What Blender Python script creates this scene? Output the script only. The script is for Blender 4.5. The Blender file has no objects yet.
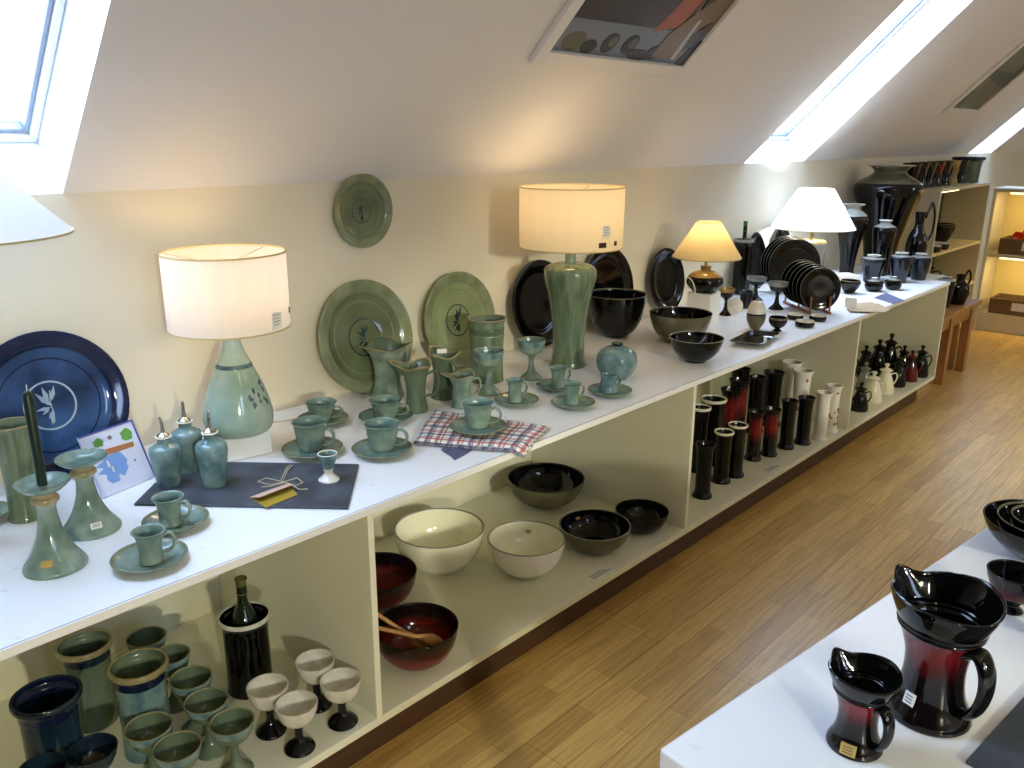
import bpy, bmesh, math, random
from mathutils import Vector, Matrix
random.seed(7)
PI=math.pi
SC=bpy.context.scene; COL=SC.collection
# ------------------------------------------------------------------ camera
F0=841.6182; YAW=math.radians(42.5954); PIT=math.radians(16.4845); ROL=math.radians(0.2341)
CY=-1.4765; CZ=1.5933
FW=Vector((math.cos(YAW)*math.cos(PIT),math.sin(YAW)*math.cos(PIT),-math.sin(PIT)))
_r=Vector((math.sin(YAW),-math.cos(YAW),0)); _u=_r.cross(FW)
RT=_r*math.cos(ROL)+_u*math.sin(ROL); UP=-_r*math.sin(ROL)+_u*math.cos(ROL)
def ray(px,py): return FW+RT*((px-512)/F0)-UP*((py-384)/F0)
def onz(px,py,z):
    d=ray(px,py); t=(z-CZ)/d.z; return Vector((d.x*t,CY+d.y*t,z))
def ony(px,py,y):
    d=ray(px,py); t=(y-CY)/d.y; return Vector((d.x*t,y,CZ+d.z*t))
def onx(px,py,x):
    d=ray(px,py); t=x/d.x; return Vector((x,CY+d.y*t,CZ+d.z*t))
def pj(x,y,z):
    d=Vector((x,y-CY,z-CZ)); w=d.dot(FW); return 512+F0*d.dot(RT)/w,384-F0*d.dot(UP)/w,w
def topz(x,y,py):
    lo,hi=-0.5,4
    for _ in range(40):
        m=(lo+hi)/2
        if pj(x,y,m)[1]>py: lo=m
        else: hi=m
    return lo
cam=bpy.data.cameras.new('camera'); co=bpy.data.objects.new('camera',cam); COL.objects.link(co)
cam.sensor_width=36; cam.lens=F0/1024*36; cam.clip_start=.05; cam.clip_end=100
co.matrix_world=Matrix(((RT.x,UP.x,-FW.x,0),(RT.y,UP.y,-FW.y,CY),(RT.z,UP.z,-FW.z,CZ),(0,0,0,1)))
SC.camera=co
# ------------------------------------------------------------------ materials
def lin(c): return tuple((v/255/12.92 if v/255<=.04045 else ((v/255+.055)/1.055)**2.4) for v in c)
def newmat(name):
    m=bpy.data.materials.new(name); m.use_nodes=True
    nt=m.node_tree; return m,nt,nt.nodes['Principled BSDF']
def M_plain(name,c,rough=.5,metal=0,spec=.5,coat=0,trans=0,ior=1.45):
    m,nt,b=newmat(name); b.inputs['Base Color'].default_value=(*lin(c),1)
    b.inputs['Roughness'].default_value=rough; b.inputs['Metallic'].default_value=metal
    b.inputs['Specular IOR Level'].default_value=spec; b.inputs['Coat Weight'].default_value=coat
    b.inputs['Transmission Weight'].default_value=trans; b.inputs['IOR'].default_value=ior
    # faint procedural variation so nothing is perfectly even
    tc=nt.nodes.new('ShaderNodeTexCoord'); n=nt.nodes.new('ShaderNodeTexNoise'); n.inputs['Scale'].default_value=35
    mp=nt.nodes.new('ShaderNodeMapRange'); mp.inputs[3].default_value=max(0,rough-.06); mp.inputs[4].default_value=min(1,rough+.06)
    nt.links.new(tc.outputs['Object'],n.inputs['Vector']); nt.links.new(n.outputs['Fac'],mp.inputs[0]); nt.links.new(mp.outputs[0],b.inputs['Roughness'])
    return m
def M_glaze(name,c1,c2,scale=14,rough=.16,stretch=1,lo=.35,hi=.65,bump=0,spec=.5,detail=3):
    m,nt,b=newmat(name); L=nt.links.new
    tc=nt.nodes.new('ShaderNodeTexCoord'); mp=nt.nodes.new('ShaderNodeMapping'); mp.inputs['Scale'].default_value=(1,1,1/stretch)
    n=nt.nodes.new('ShaderNodeTexNoise'); n.inputs['Scale'].default_value=scale; n.inputs['Detail'].default_value=detail
    r=nt.nodes.new('ShaderNodeValToRGB'); r.color_ramp.elements[0].position=lo; r.color_ramp.elements[1].position=hi
    r.color_ramp.elements[0].color=(*lin(c1),1); r.color_ramp.elements[1].color=(*lin(c2),1)
    L(tc.outputs['Object'],mp.inputs['Vector']); L(mp.outputs[0],n.inputs['Vector']); L(n.outputs['Fac'],r.inputs['Fac']); L(r.outputs['Color'],b.inputs['Base Color'])
    b.inputs['Roughness'].default_value=rough; b.inputs['Specular IOR Level'].default_value=spec
    if bump:
        bp=nt.nodes.new('ShaderNodeBump'); bp.inputs['Strength'].default_value=bump; bp.inputs['Distance'].default_value=.002
        L(n.outputs['Fac'],bp.inputs['Height']); L(bp.outputs[0],b.inputs['Normal'])
    return m
def M_bands(name,stops,rough=.12,noise=.12):
    """glaze colour zones over the height of the pot (generated z) with a wavering boundary"""
    m,nt,b=newmat(name); L=nt.links.new
    tc=nt.nodes.new('ShaderNodeTexCoord'); sp=nt.nodes.new('ShaderNodeSeparateXYZ'); n=nt.nodes.new('ShaderNodeTexNoise'); n.inputs['Scale'].default_value=4
    a=nt.nodes.new('ShaderNodeMath'); a.operation='MULTIPLY_ADD'; a.inputs[1].default_value=noise; 
    s=nt.nodes.new('ShaderNodeMath'); s.operation='SUBTRACT'; s.inputs[1].default_value=noise/2
    r=nt.nodes.new('ShaderNodeValToRGB'); e=r.color_ramp.elements
    while len(e)<len(stops): e.new(.5)
    for i,(p,c) in enumerate(stops): e[i].position=p; e[i].color=(*lin(c),1)
    L(tc.outputs['Generated'],sp.inputs[0]); L(tc.outputs['Generated'],n.inputs['Vector']); L(n.outputs['Fac'],a.inputs[0]); L(sp.outputs['Z'],a.inputs[2])
    L(a.outputs[0],s.inputs[0]); L(s.outputs[0],r.inputs['Fac']); L(r.outputs['Color'],b.inputs['Base Color'])
    b.inputs['Roughness'].default_value=rough
    return m
def M_wall(name,c,rough=.9,bump=.15,var=.03):
    m,nt,b=newmat(name); L=nt.links.new
    tc=nt.nodes.new('ShaderNodeTexCoord'); n=nt.nodes.new('ShaderNodeTexNoise'); n.inputs['Scale'].default_value=60; n.inputs['Detail'].default_value=4
    n2=nt.nodes.new('ShaderNodeTexNoise'); n2.inputs['Scale'].default_value=1.5
    r=nt.nodes.new('ShaderNodeValToRGB'); k=lin(c)
    r.color_ramp.elements[0].color=(*[v*(1-var) for v in k],1); r.color_ramp.elements[1].color=(*[min(1,v*(1+var)) for v in k],1)
    bp=nt.nodes.new('ShaderNodeBump'); bp.inputs['Strength'].default_value=bump; bp.inputs['Distance'].default_value=.001
    L(tc.outputs['Object'],n.inputs['Vector']); L(tc.outputs['Object'],n2.inputs['Vector']); L(n2.outputs['Fac'],r.inputs['Fac']); L(r.outputs[0],b.inputs['Base Color'])
    L(n.outputs['Fac'],bp.inputs['Height']); L(bp.outputs[0],b.inputs['Normal']); b.inputs['Roughness'].default_value=rough
    b.inputs['Specular IOR Level'].default_value=.3
    return m
def M_floor():
    m,nt,b=newmat('oak_strip_floor'); L=nt.links.new
    tc=nt.nodes.new('ShaderNodeTexCoord')
    def brick(w,h,mort,off):
        k=nt.nodes.new('ShaderNodeTexBrick'); k.offset=off; k.offset_frequency=2
        k.inputs['Scale'].default_value=1; k.inputs['Brick Width'].default_value=w; k.inputs['Row Height'].default_value=h
        k.inputs['Mortar Size'].default_value=mort; k.inputs['Mortar Smooth'].default_value=.2; k.inputs['Bias'].default_value=0
        L(tc.outputs['Object'],k.inputs['Vector']); return k
    k1=brick(.46,.068,.0008,.37)
    k1.inputs['Color1'].default_value=(*lin((192,154,88)),1); k1.inputs['Color2'].default_value=(*lin((218,180,106)),1); k1.inputs['Mortar'].default_value=(*lin((140,102,60)),1)
    k2=brick(2.1,.204,.0012,.31)
    k2.inputs['Color1'].default_value=(1,1,1,1); k2.inputs['Color2'].default_value=(.93,.91,.89,1); k2.inputs['Mortar'].default_value=(.5,.42,.36,1)
    mp=nt.nodes.new('ShaderNodeMapping'); mp.inputs['Scale'].default_value=(3,60,1); L(tc.outputs['Object'],mp.inputs['Vector'])
    n=nt.nodes.new('ShaderNodeTexNoise'); n.inputs['Scale'].default_value=1.6; n.inputs['Detail'].default_value=6; n.inputs['Distortion'].default_value=.6; L(mp.outputs[0],n.inputs['Vector'])
    r=nt.nodes.new('ShaderNodeValToRGB'); r.color_ramp.elements[0].position=.3; r.color_ramp.elements[0].color=(.74,.7,.66,1); r.color_ramp.elements[1].position=.62; r.color_ramp.elements[1].color=(1.04,1.04,1.04,1); L(n.outputs['Fac'],r.inputs['Fac'])
    def mul(a,c):
        x=nt.nodes.new('ShaderNodeMix'); x.data_type='RGBA'; x.blend_type='MULTIPLY'; x.inputs[0].default_value=1; L(a,x.inputs[6]); L(c,x.inputs[7]); return x.outputs[2]
    L(mul(mul(k1.outputs['Color'],k2.outputs['Color']),r.outputs['Color']),b.inputs['Base Color'])
    b.inputs['Roughness'].default_value=.34; b.inputs['Specular IOR Level'].default_value=.45
    return m
def M_wood(name,c1,c2,axis=0,rough=.45):
    m,nt,b=newmat(name); L=nt.links.new
    tc=nt.nodes.new('ShaderNodeTexCoord'); mp=nt.nodes.new('ShaderNodeMapping'); s=[40,40,40]; s[axis]=3; mp.inputs['Scale'].default_value=s
    n=nt.nodes.new('ShaderNodeTexNoise'); n.inputs['Scale'].default_value=1; n.inputs['Detail'].default_value=4
    r=nt.nodes.new('ShaderNodeValToRGB'); r.color_ramp.elements[0].position=.3; r.color_ramp.elements[1].position=.7
    r.color_ramp.elements[0].color=(*lin(c1),1); r.color_ramp.elements[1].color=(*lin(c2),1)
    L(tc.outputs['Object'],mp.inputs['Vector']); L(mp.outputs[0],n.inputs['Vector']); L(n.outputs['Fac'],r.inputs['Fac']); L(r.outputs[0],b.inputs['Base Color']); b.inputs['Roughness'].default_value=rough
    return m
def M_shade(name,c,tr=.5):
    m=bpy.data.materials.new(name); m.use_nodes=True; nt=m.node_tree; nt.nodes.clear(); L=nt.links.new
    o=nt.nodes.new('ShaderNodeOutputMaterial'); mx=nt.nodes.new('ShaderNodeMixShader'); mx.inputs[0].default_value=tr
    d=nt.nodes.new('ShaderNodeBsdfDiffuse'); t=nt.nodes.new('ShaderNodeBsdfTranslucent')
    tc=nt.nodes.new('ShaderNodeTexCoord'); w=nt.nodes.new('ShaderNodeTexNoise'); mp=nt.nodes.new('ShaderNodeMapping'); mp.inputs['Scale'].default_value=(60,60,3)
    r=nt.nodes.new('ShaderNodeValToRGB'); k=lin(c); r.color_ramp.elements[0].color=(*[v*.9 for v in k],1); r.color_ramp.elements[1].color=(*k,1)
    L(tc.outputs['Object'],mp.inputs['Vector']); L(mp.outputs[0],w.inputs['Vector']); w.inputs['Scale'].default_value=1; L(w.outputs['Fac'],r.inputs['Fac'])
    L(r.outputs[0],d.inputs['Color']); L(r.outputs[0],t.inputs['Color']); L(d.outputs[0],mx.inputs[1]); L(t.outputs[0],mx.inputs[2]); L(mx.outputs[0],o.inputs['Surface'])
    return m
def M_glass(name):
    m=bpy.data.materials.new(name); m.use_nodes=True; nt=m.node_tree; nt.nodes.clear(); L=nt.links.new
    o=nt.nodes.new('ShaderNodeOutputMaterial'); mx=nt.nodes.new('ShaderNodeMixShader'); fr=nt.nodes.new('ShaderNodeLayerWeight'); fr.inputs[0].default_value=.04
    t=nt.nodes.new('ShaderNodeBsdfTransparent'); t.inputs[0].default_value=(.96,.98,.98,1); g=nt.nodes.new('ShaderNodeBsdfGlossy'); g.inputs['Roughness'].default_value=.02
    L(fr.outputs[0],mx.inputs[0]); L(t.outputs[0],mx.inputs[1]); L(g.outputs[0],mx.inputs[2]); L(mx.outputs[0],o.inputs['Surface']); return m
def M_emit(name,c,s):
    m=bpy.data.materials.new(name); m.use_nodes=True; nt=m.node_tree; nt.nodes.clear()
    o=nt.nodes.new('ShaderNodeOutputMaterial'); e=nt.nodes.new('ShaderNodeEmission'); e.inputs[0].default_value=(*lin(c),1); e.inputs[1].default_value=s
    nt.links.new(e.outputs[0],o.inputs[0]); return m
def M_plaid(name):
    m,nt,b=newmat(name); L=nt.links.new
    tc=nt.nodes.new('ShaderNodeTexCoord'); sp=nt.nodes.new('ShaderNodeSeparateXYZ'); L(tc.outputs['UV'],sp.inputs[0])
    def mth(op,a,bv):
        n=nt.nodes.new('ShaderNodeMath'); n.operation=op
        if isinstance(a,float): n.inputs[0].default_value=a
        else: L(a,n.inputs[0])
        if isinstance(bv,float): n.inputs[1].default_value=bv
        else: L(bv,n.inputs[1])
        return n.outputs[0]
    def stripe(ax,freq,off,wid):
        f=mth('FRACT',mth('MULTIPLY_ADD' if 0 else 'ADD',mth('MULTIPLY',sp.outputs[ax],freq),off),0.0)
        return mth('LESS_THAN',f,wid)
    col=(*lin((232,228,220)),1); prev=None
    def mix(prev,fac,c,s):
        x=nt.nodes.new('ShaderNodeMix'); x.data_type='RGBA'; x.blend_type='MIX'
        L(mth('MULTIPLY',fac,s),x.inputs[0])
        if prev is None: x.inputs[6].default_value=col
        else: L(prev,x.inputs[6])
        x.inputs[7].default_value=(*lin(c),1); return x.outputs[2]
    for ax,fr in (('X',5.),('Y',4.)):
        for off,wid,c,s in ((0.,.17,(40,52,96),.72),(.32,.07,(52,70,80),.7),(.55,.15,(166,48,62),.7),(.8,.06,(40,52,96),.75)):
            prev=mix(prev,stripe(ax,fr,off,wid),c,s)
    L(prev,b.inputs['Base Color']); b.inputs['Roughness'].default_value=.95; b.inputs['Specular IOR Level'].default_value=.1
    return m
m={}
m['wall']=M_wall('wall_paint',(226,217,194)); m['ceil']=M_wall('ceiling_paint',(232,229,226))
m['floor']=M_floor()
m['white']=M_plain('white_laminate',(232,232,226),.38); m['top']=M_plain('white_worktop',(236,237,238),.3)
m['shelf']=M_plain('shelf_paint',(228,226,204),.5); m['edge']=M_plain('worktop_joint',(120,120,135),.5)
m['dark']=M_wood('plinth_wood',(66,44,30),(84,58,40)); m['frame']=M_plain('window_frame_white',(240,240,240),.4)
m['glass']=M_glass('window_glass')
m['cel']=M_glaze('celadon_glaze',(98,120,106),(142,160,146),20,.14,bump=.2)
m['celb']=M_glaze('celadon_blue_glaze',(78,108,112),(124,150,148),25,.1,bump=.05)
m['celd']=M_glaze('celadon_dark_glaze',(76,92,72),(110,124,102),10,.16,3)
m['celi']=M_glaze('celadon_inside',(92,118,110),(120,144,136),30,.12)
m['celv']=M_glaze('celadon_streaked_glaze',(86,104,78),(122,138,112),40,.14,8,bump=.4)
m['cell']=M_glaze('pale_celadon_glaze',(140,164,148),(176,192,176),9,.12,1,detail=5)
m['spot']=M_glaze('brush_mark_blue',(60,80,92),(96,120,120),60,.2)
m['rim']=M_glaze('tan_rim_glaze',(136,124,88),(160,150,112),40,.18)
m['rimc']=M_plain('cream_rim_glaze',(226,222,200),.15)
m['plate']=M_glaze('green_plate_glaze',(88,98,70),(112,122,92),7,.1,detail=4)
m['plate2']=M_glaze('light_green_plate_glaze',(124,136,96),(146,156,118),6,.1,detail=4)
m['plrim']=M_glaze('green_plate_rim',(112,122,90),(136,144,112),20,.14)
m['motif']=M_plain('dark_blue_brushwork',(40,62,66),.25)
m['blue']=M_glaze('cobalt_blue_glaze',(20,38,66),(50,82,124),8,.08,detail=6)
m['navy']=M_glaze('navy_rim_glaze',(14,20,40),(26,36,66),10,.08)
m['pale']=M_plain('pale_flower_brushwork',(150,168,180),.3)
m['black']=M_glaze('black_glaze',(5,5,6),(11,10,11),8,.06,spec=.38); m['blackp']=M_glaze('black_plate_glaze',(6,6,6),(13,12,12),5,.1,spec=.38)
m['olive']=M_glaze('olive_ash_glaze',(78,76,56),(112,108,86),6,.14); m['greyg']=M_glaze('grey_ash_glaze',(122,124,118),(160,160,150),10,.16)
m['navyc']=M_glaze('dark_teal_glaze',(14,26,38),(30,50,62),9,.12,3)
m['red']=M_glaze('deep_red_glaze',(74,14,14),(120,26,22),6,.1,2)
m['redbk']=M_bands('red_into_black_glaze',[(0,(12,8,9)),(.38,(18,9,10)),(.6,(112,24,28)),(.8,(96,20,24)),(.93,(14,10,11))],.1)
m['redlow']=M_bands('red_belly_black_lip_glaze',[(0,(84,14,14)),(.4,(112,24,20)),(.75,(44,14,14)),(.97,(12,9,10))],.1)
m['redin']=M_bands('black_lip_red_well_glaze',[(0,(120,24,20)),(.35,(112,26,20)),(.7,(22,14,14)),(1,(8,8,9))],.09)
m['cream']=M_plain('cream_glaze',(242,240,218),.14); m['whiteg']=M_plain('white_glaze',(244,243,238),.14)
m['gob']=M_glaze('speckled_off_white_glaze',(196,192,180),(220,216,204),30,.22)
m['slate']=M_glaze('slate_stone',(54,60,68),(74,80,90),12,.6,bump=.5,spec=.3)
m['shade']=M_shade('white_silk_shade',(228,222,214),.42); m['shadeb']=M_shade('cream_silk_shade',(236,224,196),.48); m['shadey']=M_shade('yellow_cream_shade',(240,222,170),.5)
m['shadec']=M_shade('cool_white_pleated_shade',(244,246,250),.6)
m['trim']=M_plain('shade_trim',(190,170,120),.7)
m['bulbw']=M_emit('warm_bulb',(255,214,150),30); m['bulbc']=M_emit('cool_bulb',(235,242,255),60)
m['brass']=M_plain('brass',(190,160,90),.3,1); m['steel']=M_plain('steel',(180,176,168),.25,1)
m['gold']=M_plain('gold_label',(176,150,78),.5); m['paper']=M_plain('paper',(228,226,218),.8); m['ink']=M_plain('ink',(60,62,84),.7)
m['pink']=M_plain('pink_card',(206,172,152),.7); m['goldf']=M_plain('gold_foil',(178,158,60),.4,.5)
m['raffia']=M_plain('raffia',(180,172,146),.8); m['candle']=M_plain('dark_green_wax',(20,42,30),.35); m['wick']=M_plain('wick',(225,222,210),.9)
m['bottle']=M_plain('green_bottle_glass',(22,34,18),.06); m['foil']=M_plain('olive_foil',(92,92,40),.4)
m['bottleg']=M_plain('bright_green_label',(60,120,60),.4)
m['cable']=M_plain('cream_cable',(220,212,190),.5); m['plaid']=M_plaid('checked_cotton')
m['napkin']=M_plain('grey_blue_linen',(88,90,116),.95); m['beech']=M_wood('beech_wood',(176,124,72),(206,156,98))
m['rackw']=M_wood('red_brown_wood',(128,70,40),(160,92,56)); m['pine']=M_wood('varnished_pine',(140,92,48),(176,122,66),2,.35)
m['card']=M_wood('brown_cardboard',(96,74,48),(122,94,62),0,.8); m['redc']=M_plain('red_tissue',(206,52,30),.8)
m['unitg']=M_plain('sage_green_paint',(70,84,54),.6); m['unitc']=M_plain('pale_unit_paint',(206,200,176),.55); m['unity']=M_plain('cream_yellow_paint',(222,204,140),.6)
m['rims']=M_glaze('thin_brown_green_lip',(96,104,80),(122,126,100),30,.16)
m['bluew']=M_plain('watercolour_blue',(120,158,222),.6); m['bluef']=M_plain('blue_frame_paint',(76,86,160),.4); m['green']=M_plain('leaf_green_print',(100,158,78),.6)
m['brownp']=M_plain('brown_print',(168,112,72),.6); m['lav']=M_plain('pale_lavender_print',(206,214,238),.6); m['grey']=M_plain('grey_print',(118,118,128),.6)
m['pblue']=M_plain('print_pale_blue',(112,122,134),.35); m['pbrown']=M_plain('print_dark_brown',(46,36,28),.35); m['porange']=M_plain('print_orange',(160,84,50),.35)
m['ptan']=M_plain('print_tan',(116,94,62),.35); m['pdark']=M_plain('print_black',(30,30,32),.35); m['pgreen']=M_plain('print_grey_green',(84,86,66),.35); m['pwhite']=M_plain('print_white',(186,186,184),.35)
m['floral']=M_plain('red_flower_transfer',(176,84,76),.3); m['silver']=M_plain('dark_socket',(60,48,34),.5)
# ------------------------------------------------------------------ mesh helpers
class MB:
    def __init__(s): s.v=[]; s.f=[]; s.uv={}
    def face(s,idx,mi=0,sm=False): s.f.append((tuple(idx),mi,sm))
    def lathe(s,prof,seg=36,mi=0,M=None,warp=None,sm=True):
        rings=[]
        for (r,z,*k) in prof:
            if r<1e-5:
                p=Vector((0,0,z)); p=warp(p) if warp else p; rings.append([len(s.v)]); s.v.append(M@p if M else p)
            else:
                a=[]
                for i in range(seg):
                    t=2*PI*i/seg; p=Vector((r*math.cos(t),r*math.sin(t),z)); p=warp(p) if warp else p
                    a.append(len(s.v)); s.v.append(M@p if M else p)
                rings.append(a)
        for j in range(len(prof)-1):
            A,B=rings[j],rings[j+1]; k=prof[j][2] if len(prof[j])>2 else mi
            for i in range(seg):
                i2=(i+1)%seg
                if len(A)==1 and len(B)==1: continue
                if len(A)==1: s.face((A[0],B[i],B[i2])[::-1],k,sm)
                elif len(B)==1: s.face((A[i],A[i2],B[0]),k,sm)
                else: s.face((A[i],A[i2],B[i2],B[i]),k,sm)
        return s
    def box(s,x0,y0,z0,x1,y1,z1,mi=0,M=None):
        n=len(s.v)
        for z in (z0,z1):
            for x,y in ((x0,y0),(x1,y0),(x1,y1),(x0,y1)):
                p=Vector((x,y,z)); s.v.append(M@p if M else p)
        for q in ((0,3,2,1),(4,5,6,7),(0,1,5,4),(1,2,6,5),(2,3,7,6),(3,0,4,7)): s.face([n+i for i in q],mi)
        return s
    def prism(s,pts,z0,z1,mi=0,M=None,mtop=None):
        n=len(s.v); k=len(pts)
        for z in (z0,z1):
            for x,y in pts:
                p=Vector((x,y,z)); s.v.append(M@p if M else p)
        s.face([n+i for i in range(k)][::-1],mi); s.face([n+k+i for i in range(k)],mi if mtop is None else mtop)
        for i in range(k): j=(i+1)%k; s.face((n+i,n+j,n+k+j,n+k+i),mi)
        return s
    def tube(s,pts,r,mi=0,seg=10,M=None,flat=1.0,up=Vector((0,0,1)),cap=True):
        pts=[Vector(p) for p in pts]; rs=r if isinstance(r,(list,tuple)) else [r]*len(pts); rings=[]
        for i,p in enumerate(pts):
            t=(pts[min(i+1,len(pts)-1)]-pts[max(i-1,0)]).normalized()
            a=t.cross(up)
            if a.length<.05: a=t.cross(Vector((0,1,0)))
            a.normalize(); b=a.cross(t).normalized(); ring=[]
            for k in range(seg):
                th=2*PI*k/seg; q=p+a*(math.cos(th)*rs[i]*flat)+b*(math.sin(th)*rs[i]); ring.append(len(s.v)); s.v.append(M@q if M else q)
            rings.append(ring)
        for A,B in zip(rings,rings[1:]):
            for k in range(seg): j=(k+1)%seg; s.face((A[k],A[j],B[j],B[k]),mi,True)
        if cap: s.face(rings[0][::-1],mi); s.face(rings[-1],mi)
        return s
    def build(s,name,mats,parent=None,bevel=0,seg=2):
        me=bpy.data.meshes.new(name); me.from_pydata([tuple(v) for v in s.v],[],[f[0] for f in s.f])
        for k in (mats if isinstance(mats,(list,tuple)) else [mats]): me.materials.append(m[k] if isinstance(k,str) else k)
        for p,(f,mi,sm) in zip(me.polygons,s.f): p.material_index=min(mi,len(me.materials)-1); p.use_smooth=sm
        bm=bmesh.new(); bm.from_mesh(me); bmesh.ops.recalc_face_normals(bm,faces=bm.faces); bm.to_mesh(me); bm.free()
        me.set_sharp_from_angle(angle=math.radians(50)) if any(f[2] for f in s.f) else None
        o=bpy.data.objects.new(name,me); COL.objects.link(o)
        if parent: o.parent=parent
        if bevel:
            b=o.modifiers.new('bevel','BEVEL'); b.width=bevel; b.segments=seg; b.limit_method='ANGLE'; b.angle_limit=math.radians(40)
        return o
def empty(name,loc=(0,0,0),rz=0):
    o=bpy.data.objects.new(name,None); COL.objects.link(o); o.location=loc; o.rotation_euler=(0,0,rz); o.empty_display_size=.05; return o
def tag(o,label,cat,group=None):
    o['label']=label; o['category']=cat
    if group: o['group']=group
    elif 'group' in o: del o['group']
    return o
def struct(o): o['kind']='structure'; return o
KIDS={}
def kid(p,c): KIDS.setdefault(p.name,[]).append(c); return c
def dup(root):
    r=root.copy(); COL.objects.link(r)
    for ch in [c for c in root.children]:
        c=ch.copy(); COL.objects.link(c); c.parent=r
        for g in ch.children:
            d=g.copy(); COL.objects.link(d); d.parent=c
    return r
def spl(pts,n=4):
    """Catmull-Rom through (r,z,m) points; a point given twice in a row keeps a crisp corner"""
    out=[]; N=len(pts)
    for i in range(N-1):
        p1,p2=pts[i],pts[i+1]
        if p1[:2]==p2[:2]: continue
        p0=pts[i-1] if i>0 and pts[i-1][:2]!=p1[:2] else p1
        p3=pts[i+2] if i+2<N and pts[i+2][:2]!=p2[:2] else p2
        if i>0 and pts[i-1][:2]==p1[:2]: p0=p1
        for k in range(n):
            t=k/n
            f=lambda a,b,c,d: .5*(2*b+(c-a)*t+(2*a-5*b+4*c-d)*t*t+(3*b-a-3*c+d)*t**3)
            out.append((max(0,f(p0[0],p1[0],p2[0],p3[0])),f(p0[1],p1[1],p2[1],p3[1]),p1[2] if len(p1)>2 else 0))
    q=pts[-1]; out.append((q[0],q[1],q[2] if len(q)>2 else 0)); return out
def vessel(outer,R,H,t=.004,fl=.01,mi=1,mr=0,n=4,ridge=0,base=0):
    """outer: (r,z,mat) in units of R,H from foot to lip; returns closed profile with inside wall"""
    o=[(r*R,z*H,k) for r,z,k in spl([(a,b,(c[0] if c else 0)) for a,b,*c in outer],n)]
    if ridge: o=[(r+ridge*math.sin(z*2*PI/.009) if .15*H<z<.85*H else r,z,k) for r,z,k in o]
    rt,zt,_=o[-1]
    p=[(0,0,base),(o[0][0]*.96,0,base)]+o[:-1]+[(rt,zt-t*.3,mr),(rt-t*.25,zt,mr),(rt-t*.75,zt,mr)]
    inn=[(max(r-t,0),z,mi) for r,z,k in reversed(o) if z>fl and r-t>.002 and z<zt-t*.3]
    inn[0]=(inn[0][0],inn[0][1],mi)
    p+=inn+[(inn[-1][0]*.85,fl+.0005,mi),(0,fl,mi)]
    return p
PD={}   # proto sizes
def proto(o,W,H): PD[o.name]=[o,W,H,False]; o.location=(0,0,-5); return o
def put(o,label,cat,bx,by,ty,w,z,rz=0,group=None,dz=0):
    p=onz(bx,by,z); H=topz(p.x,p.y,ty)-z; W=w*pj(p.x,p.y,z+H)[2]/F0
    return place(o,label,cat,p.x,p.y,z+dz,W,H,rz,group)
def place(o,label,cat,x,y,z,W,H,rz=0,group=None):
    e=PD[o.name]
    if e[3]: q=dup(e[0])
    else: q=e[0]; e[3]=True
    q.location=(x,y,z); s=W/e[1]; q.scale=(s,s,H/e[2]); q.rotation_euler=(0,0,rz); tag(q,label,cat,group); return q
def handle(mb_pts,r,flat=1.6,mi=0): 
    mb=MB(); mb.tube([ (a,0,b) for a,b in mb_pts],r,mi,10,flat=flat,up=Vector((0,0,1)) ); return mb
def arc(p,n=5):
    q=spl([(a,b,0) for a,b in [(x+10,z) for x,z in p]],n); return [(a-10,b) for a,b,_ in q]
m['ochre']=M_glaze('golden_ochre_glaze',(128,100,54),(170,142,88),12,.16)
m['blackb']=M_glaze('blue_black_glaze',(9,11,16),(22,28,42),9,.1)
m['kraft']=M_plain('kraft_paper',(170,146,112),.85); m['bulbs']=M_emit('warm_strip',(255,220,150),5)
ZT=.75; ZB=.16; D=.80; ZS=1.449
SKYS=17.0; SPOT=8; EXPO=-.22
# ------------------------------------------------------------------ room
X0,X1=-3.2,11.0; YR=-5.35; ZC=3.05
def quad(mb,a,b,c,d,mi=0):
    n=len(mb.v); mb.v+= [Vector(a),Vector(b),Vector(c),Vector(d)]; mb.face((n,n+1,n+2,n+3),mi)
f=MB(); f.box(X0-.2,YR-.2,-.1,X1+.2,D+.2,0); struct(f.build('floor','floor'))
f=MB(); f.box(X0-.1,D,-.1,X1+.1,D+.1,ZS); struct(f.build('wall_left','wall'))
f=MB(); f.box(X0-.1,YR-.1,-.1,X1+.1,YR,ZS); struct(f.build('wall_right','wall'))
for nm,x in (('wall_far',X1),('wall_near',X0-.1)):
    f=MB(); M=Matrix(((0,0,1,x),(1,0,0,0),(0,1,0,0),(0,0,0,1)))
    k=ZC-ZS; f.prism([(D+.1,-.1),(D+.1,ZS),(D,ZS),(D-k,ZC),(YR+k,ZC),(YR,ZS),(YR-.1,ZS),(YR-.1,-.1)],0,.1,0,M); struct(f.build(nm,'wall'))
# sloping ceiling with skylight openings
NRM=.18                                  # depth of the skylight shafts
SKY=[(.07,.82),(4.33,5.09),(8.46,9.21)]; YTOP=-.32
SKR=[(-.4,.35),(7.4,8.15)]
cl=MB(); k=ZC-ZS
def slope(side,wins):
    def P(x,u): # u: horizontal run from knee wall
        return (x,D-u,ZS+u) if side>0 else (x,YR+u,ZS+u)
    us0,us1=0,D-YTOP
    if side<0: us0,us1=.1,1.2
    xs=[X0-.1]
    for a,b in wins: xs+=[a,b]
    xs.append(X1+.1)
    quad(cl,P(xs[0],us1),P(xs[-1],us1),P(xs[-1],k),P(xs[0],k))
    if us0>0: quad(cl,P(xs[0],0),P(xs[-1],0),P(xs[-1],us0),P(xs[0],us0))
    for i in range(0,len(xs),2): quad(cl,P(xs[i],us0),P(xs[i+1],us0),P(xs[i+1],us1),P(xs[i],us1))
    return P,us0,us1
Pl,ul0,ul1=slope(1,SKY); Pr,ur0,ur1=slope(-1,SKR)
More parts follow.
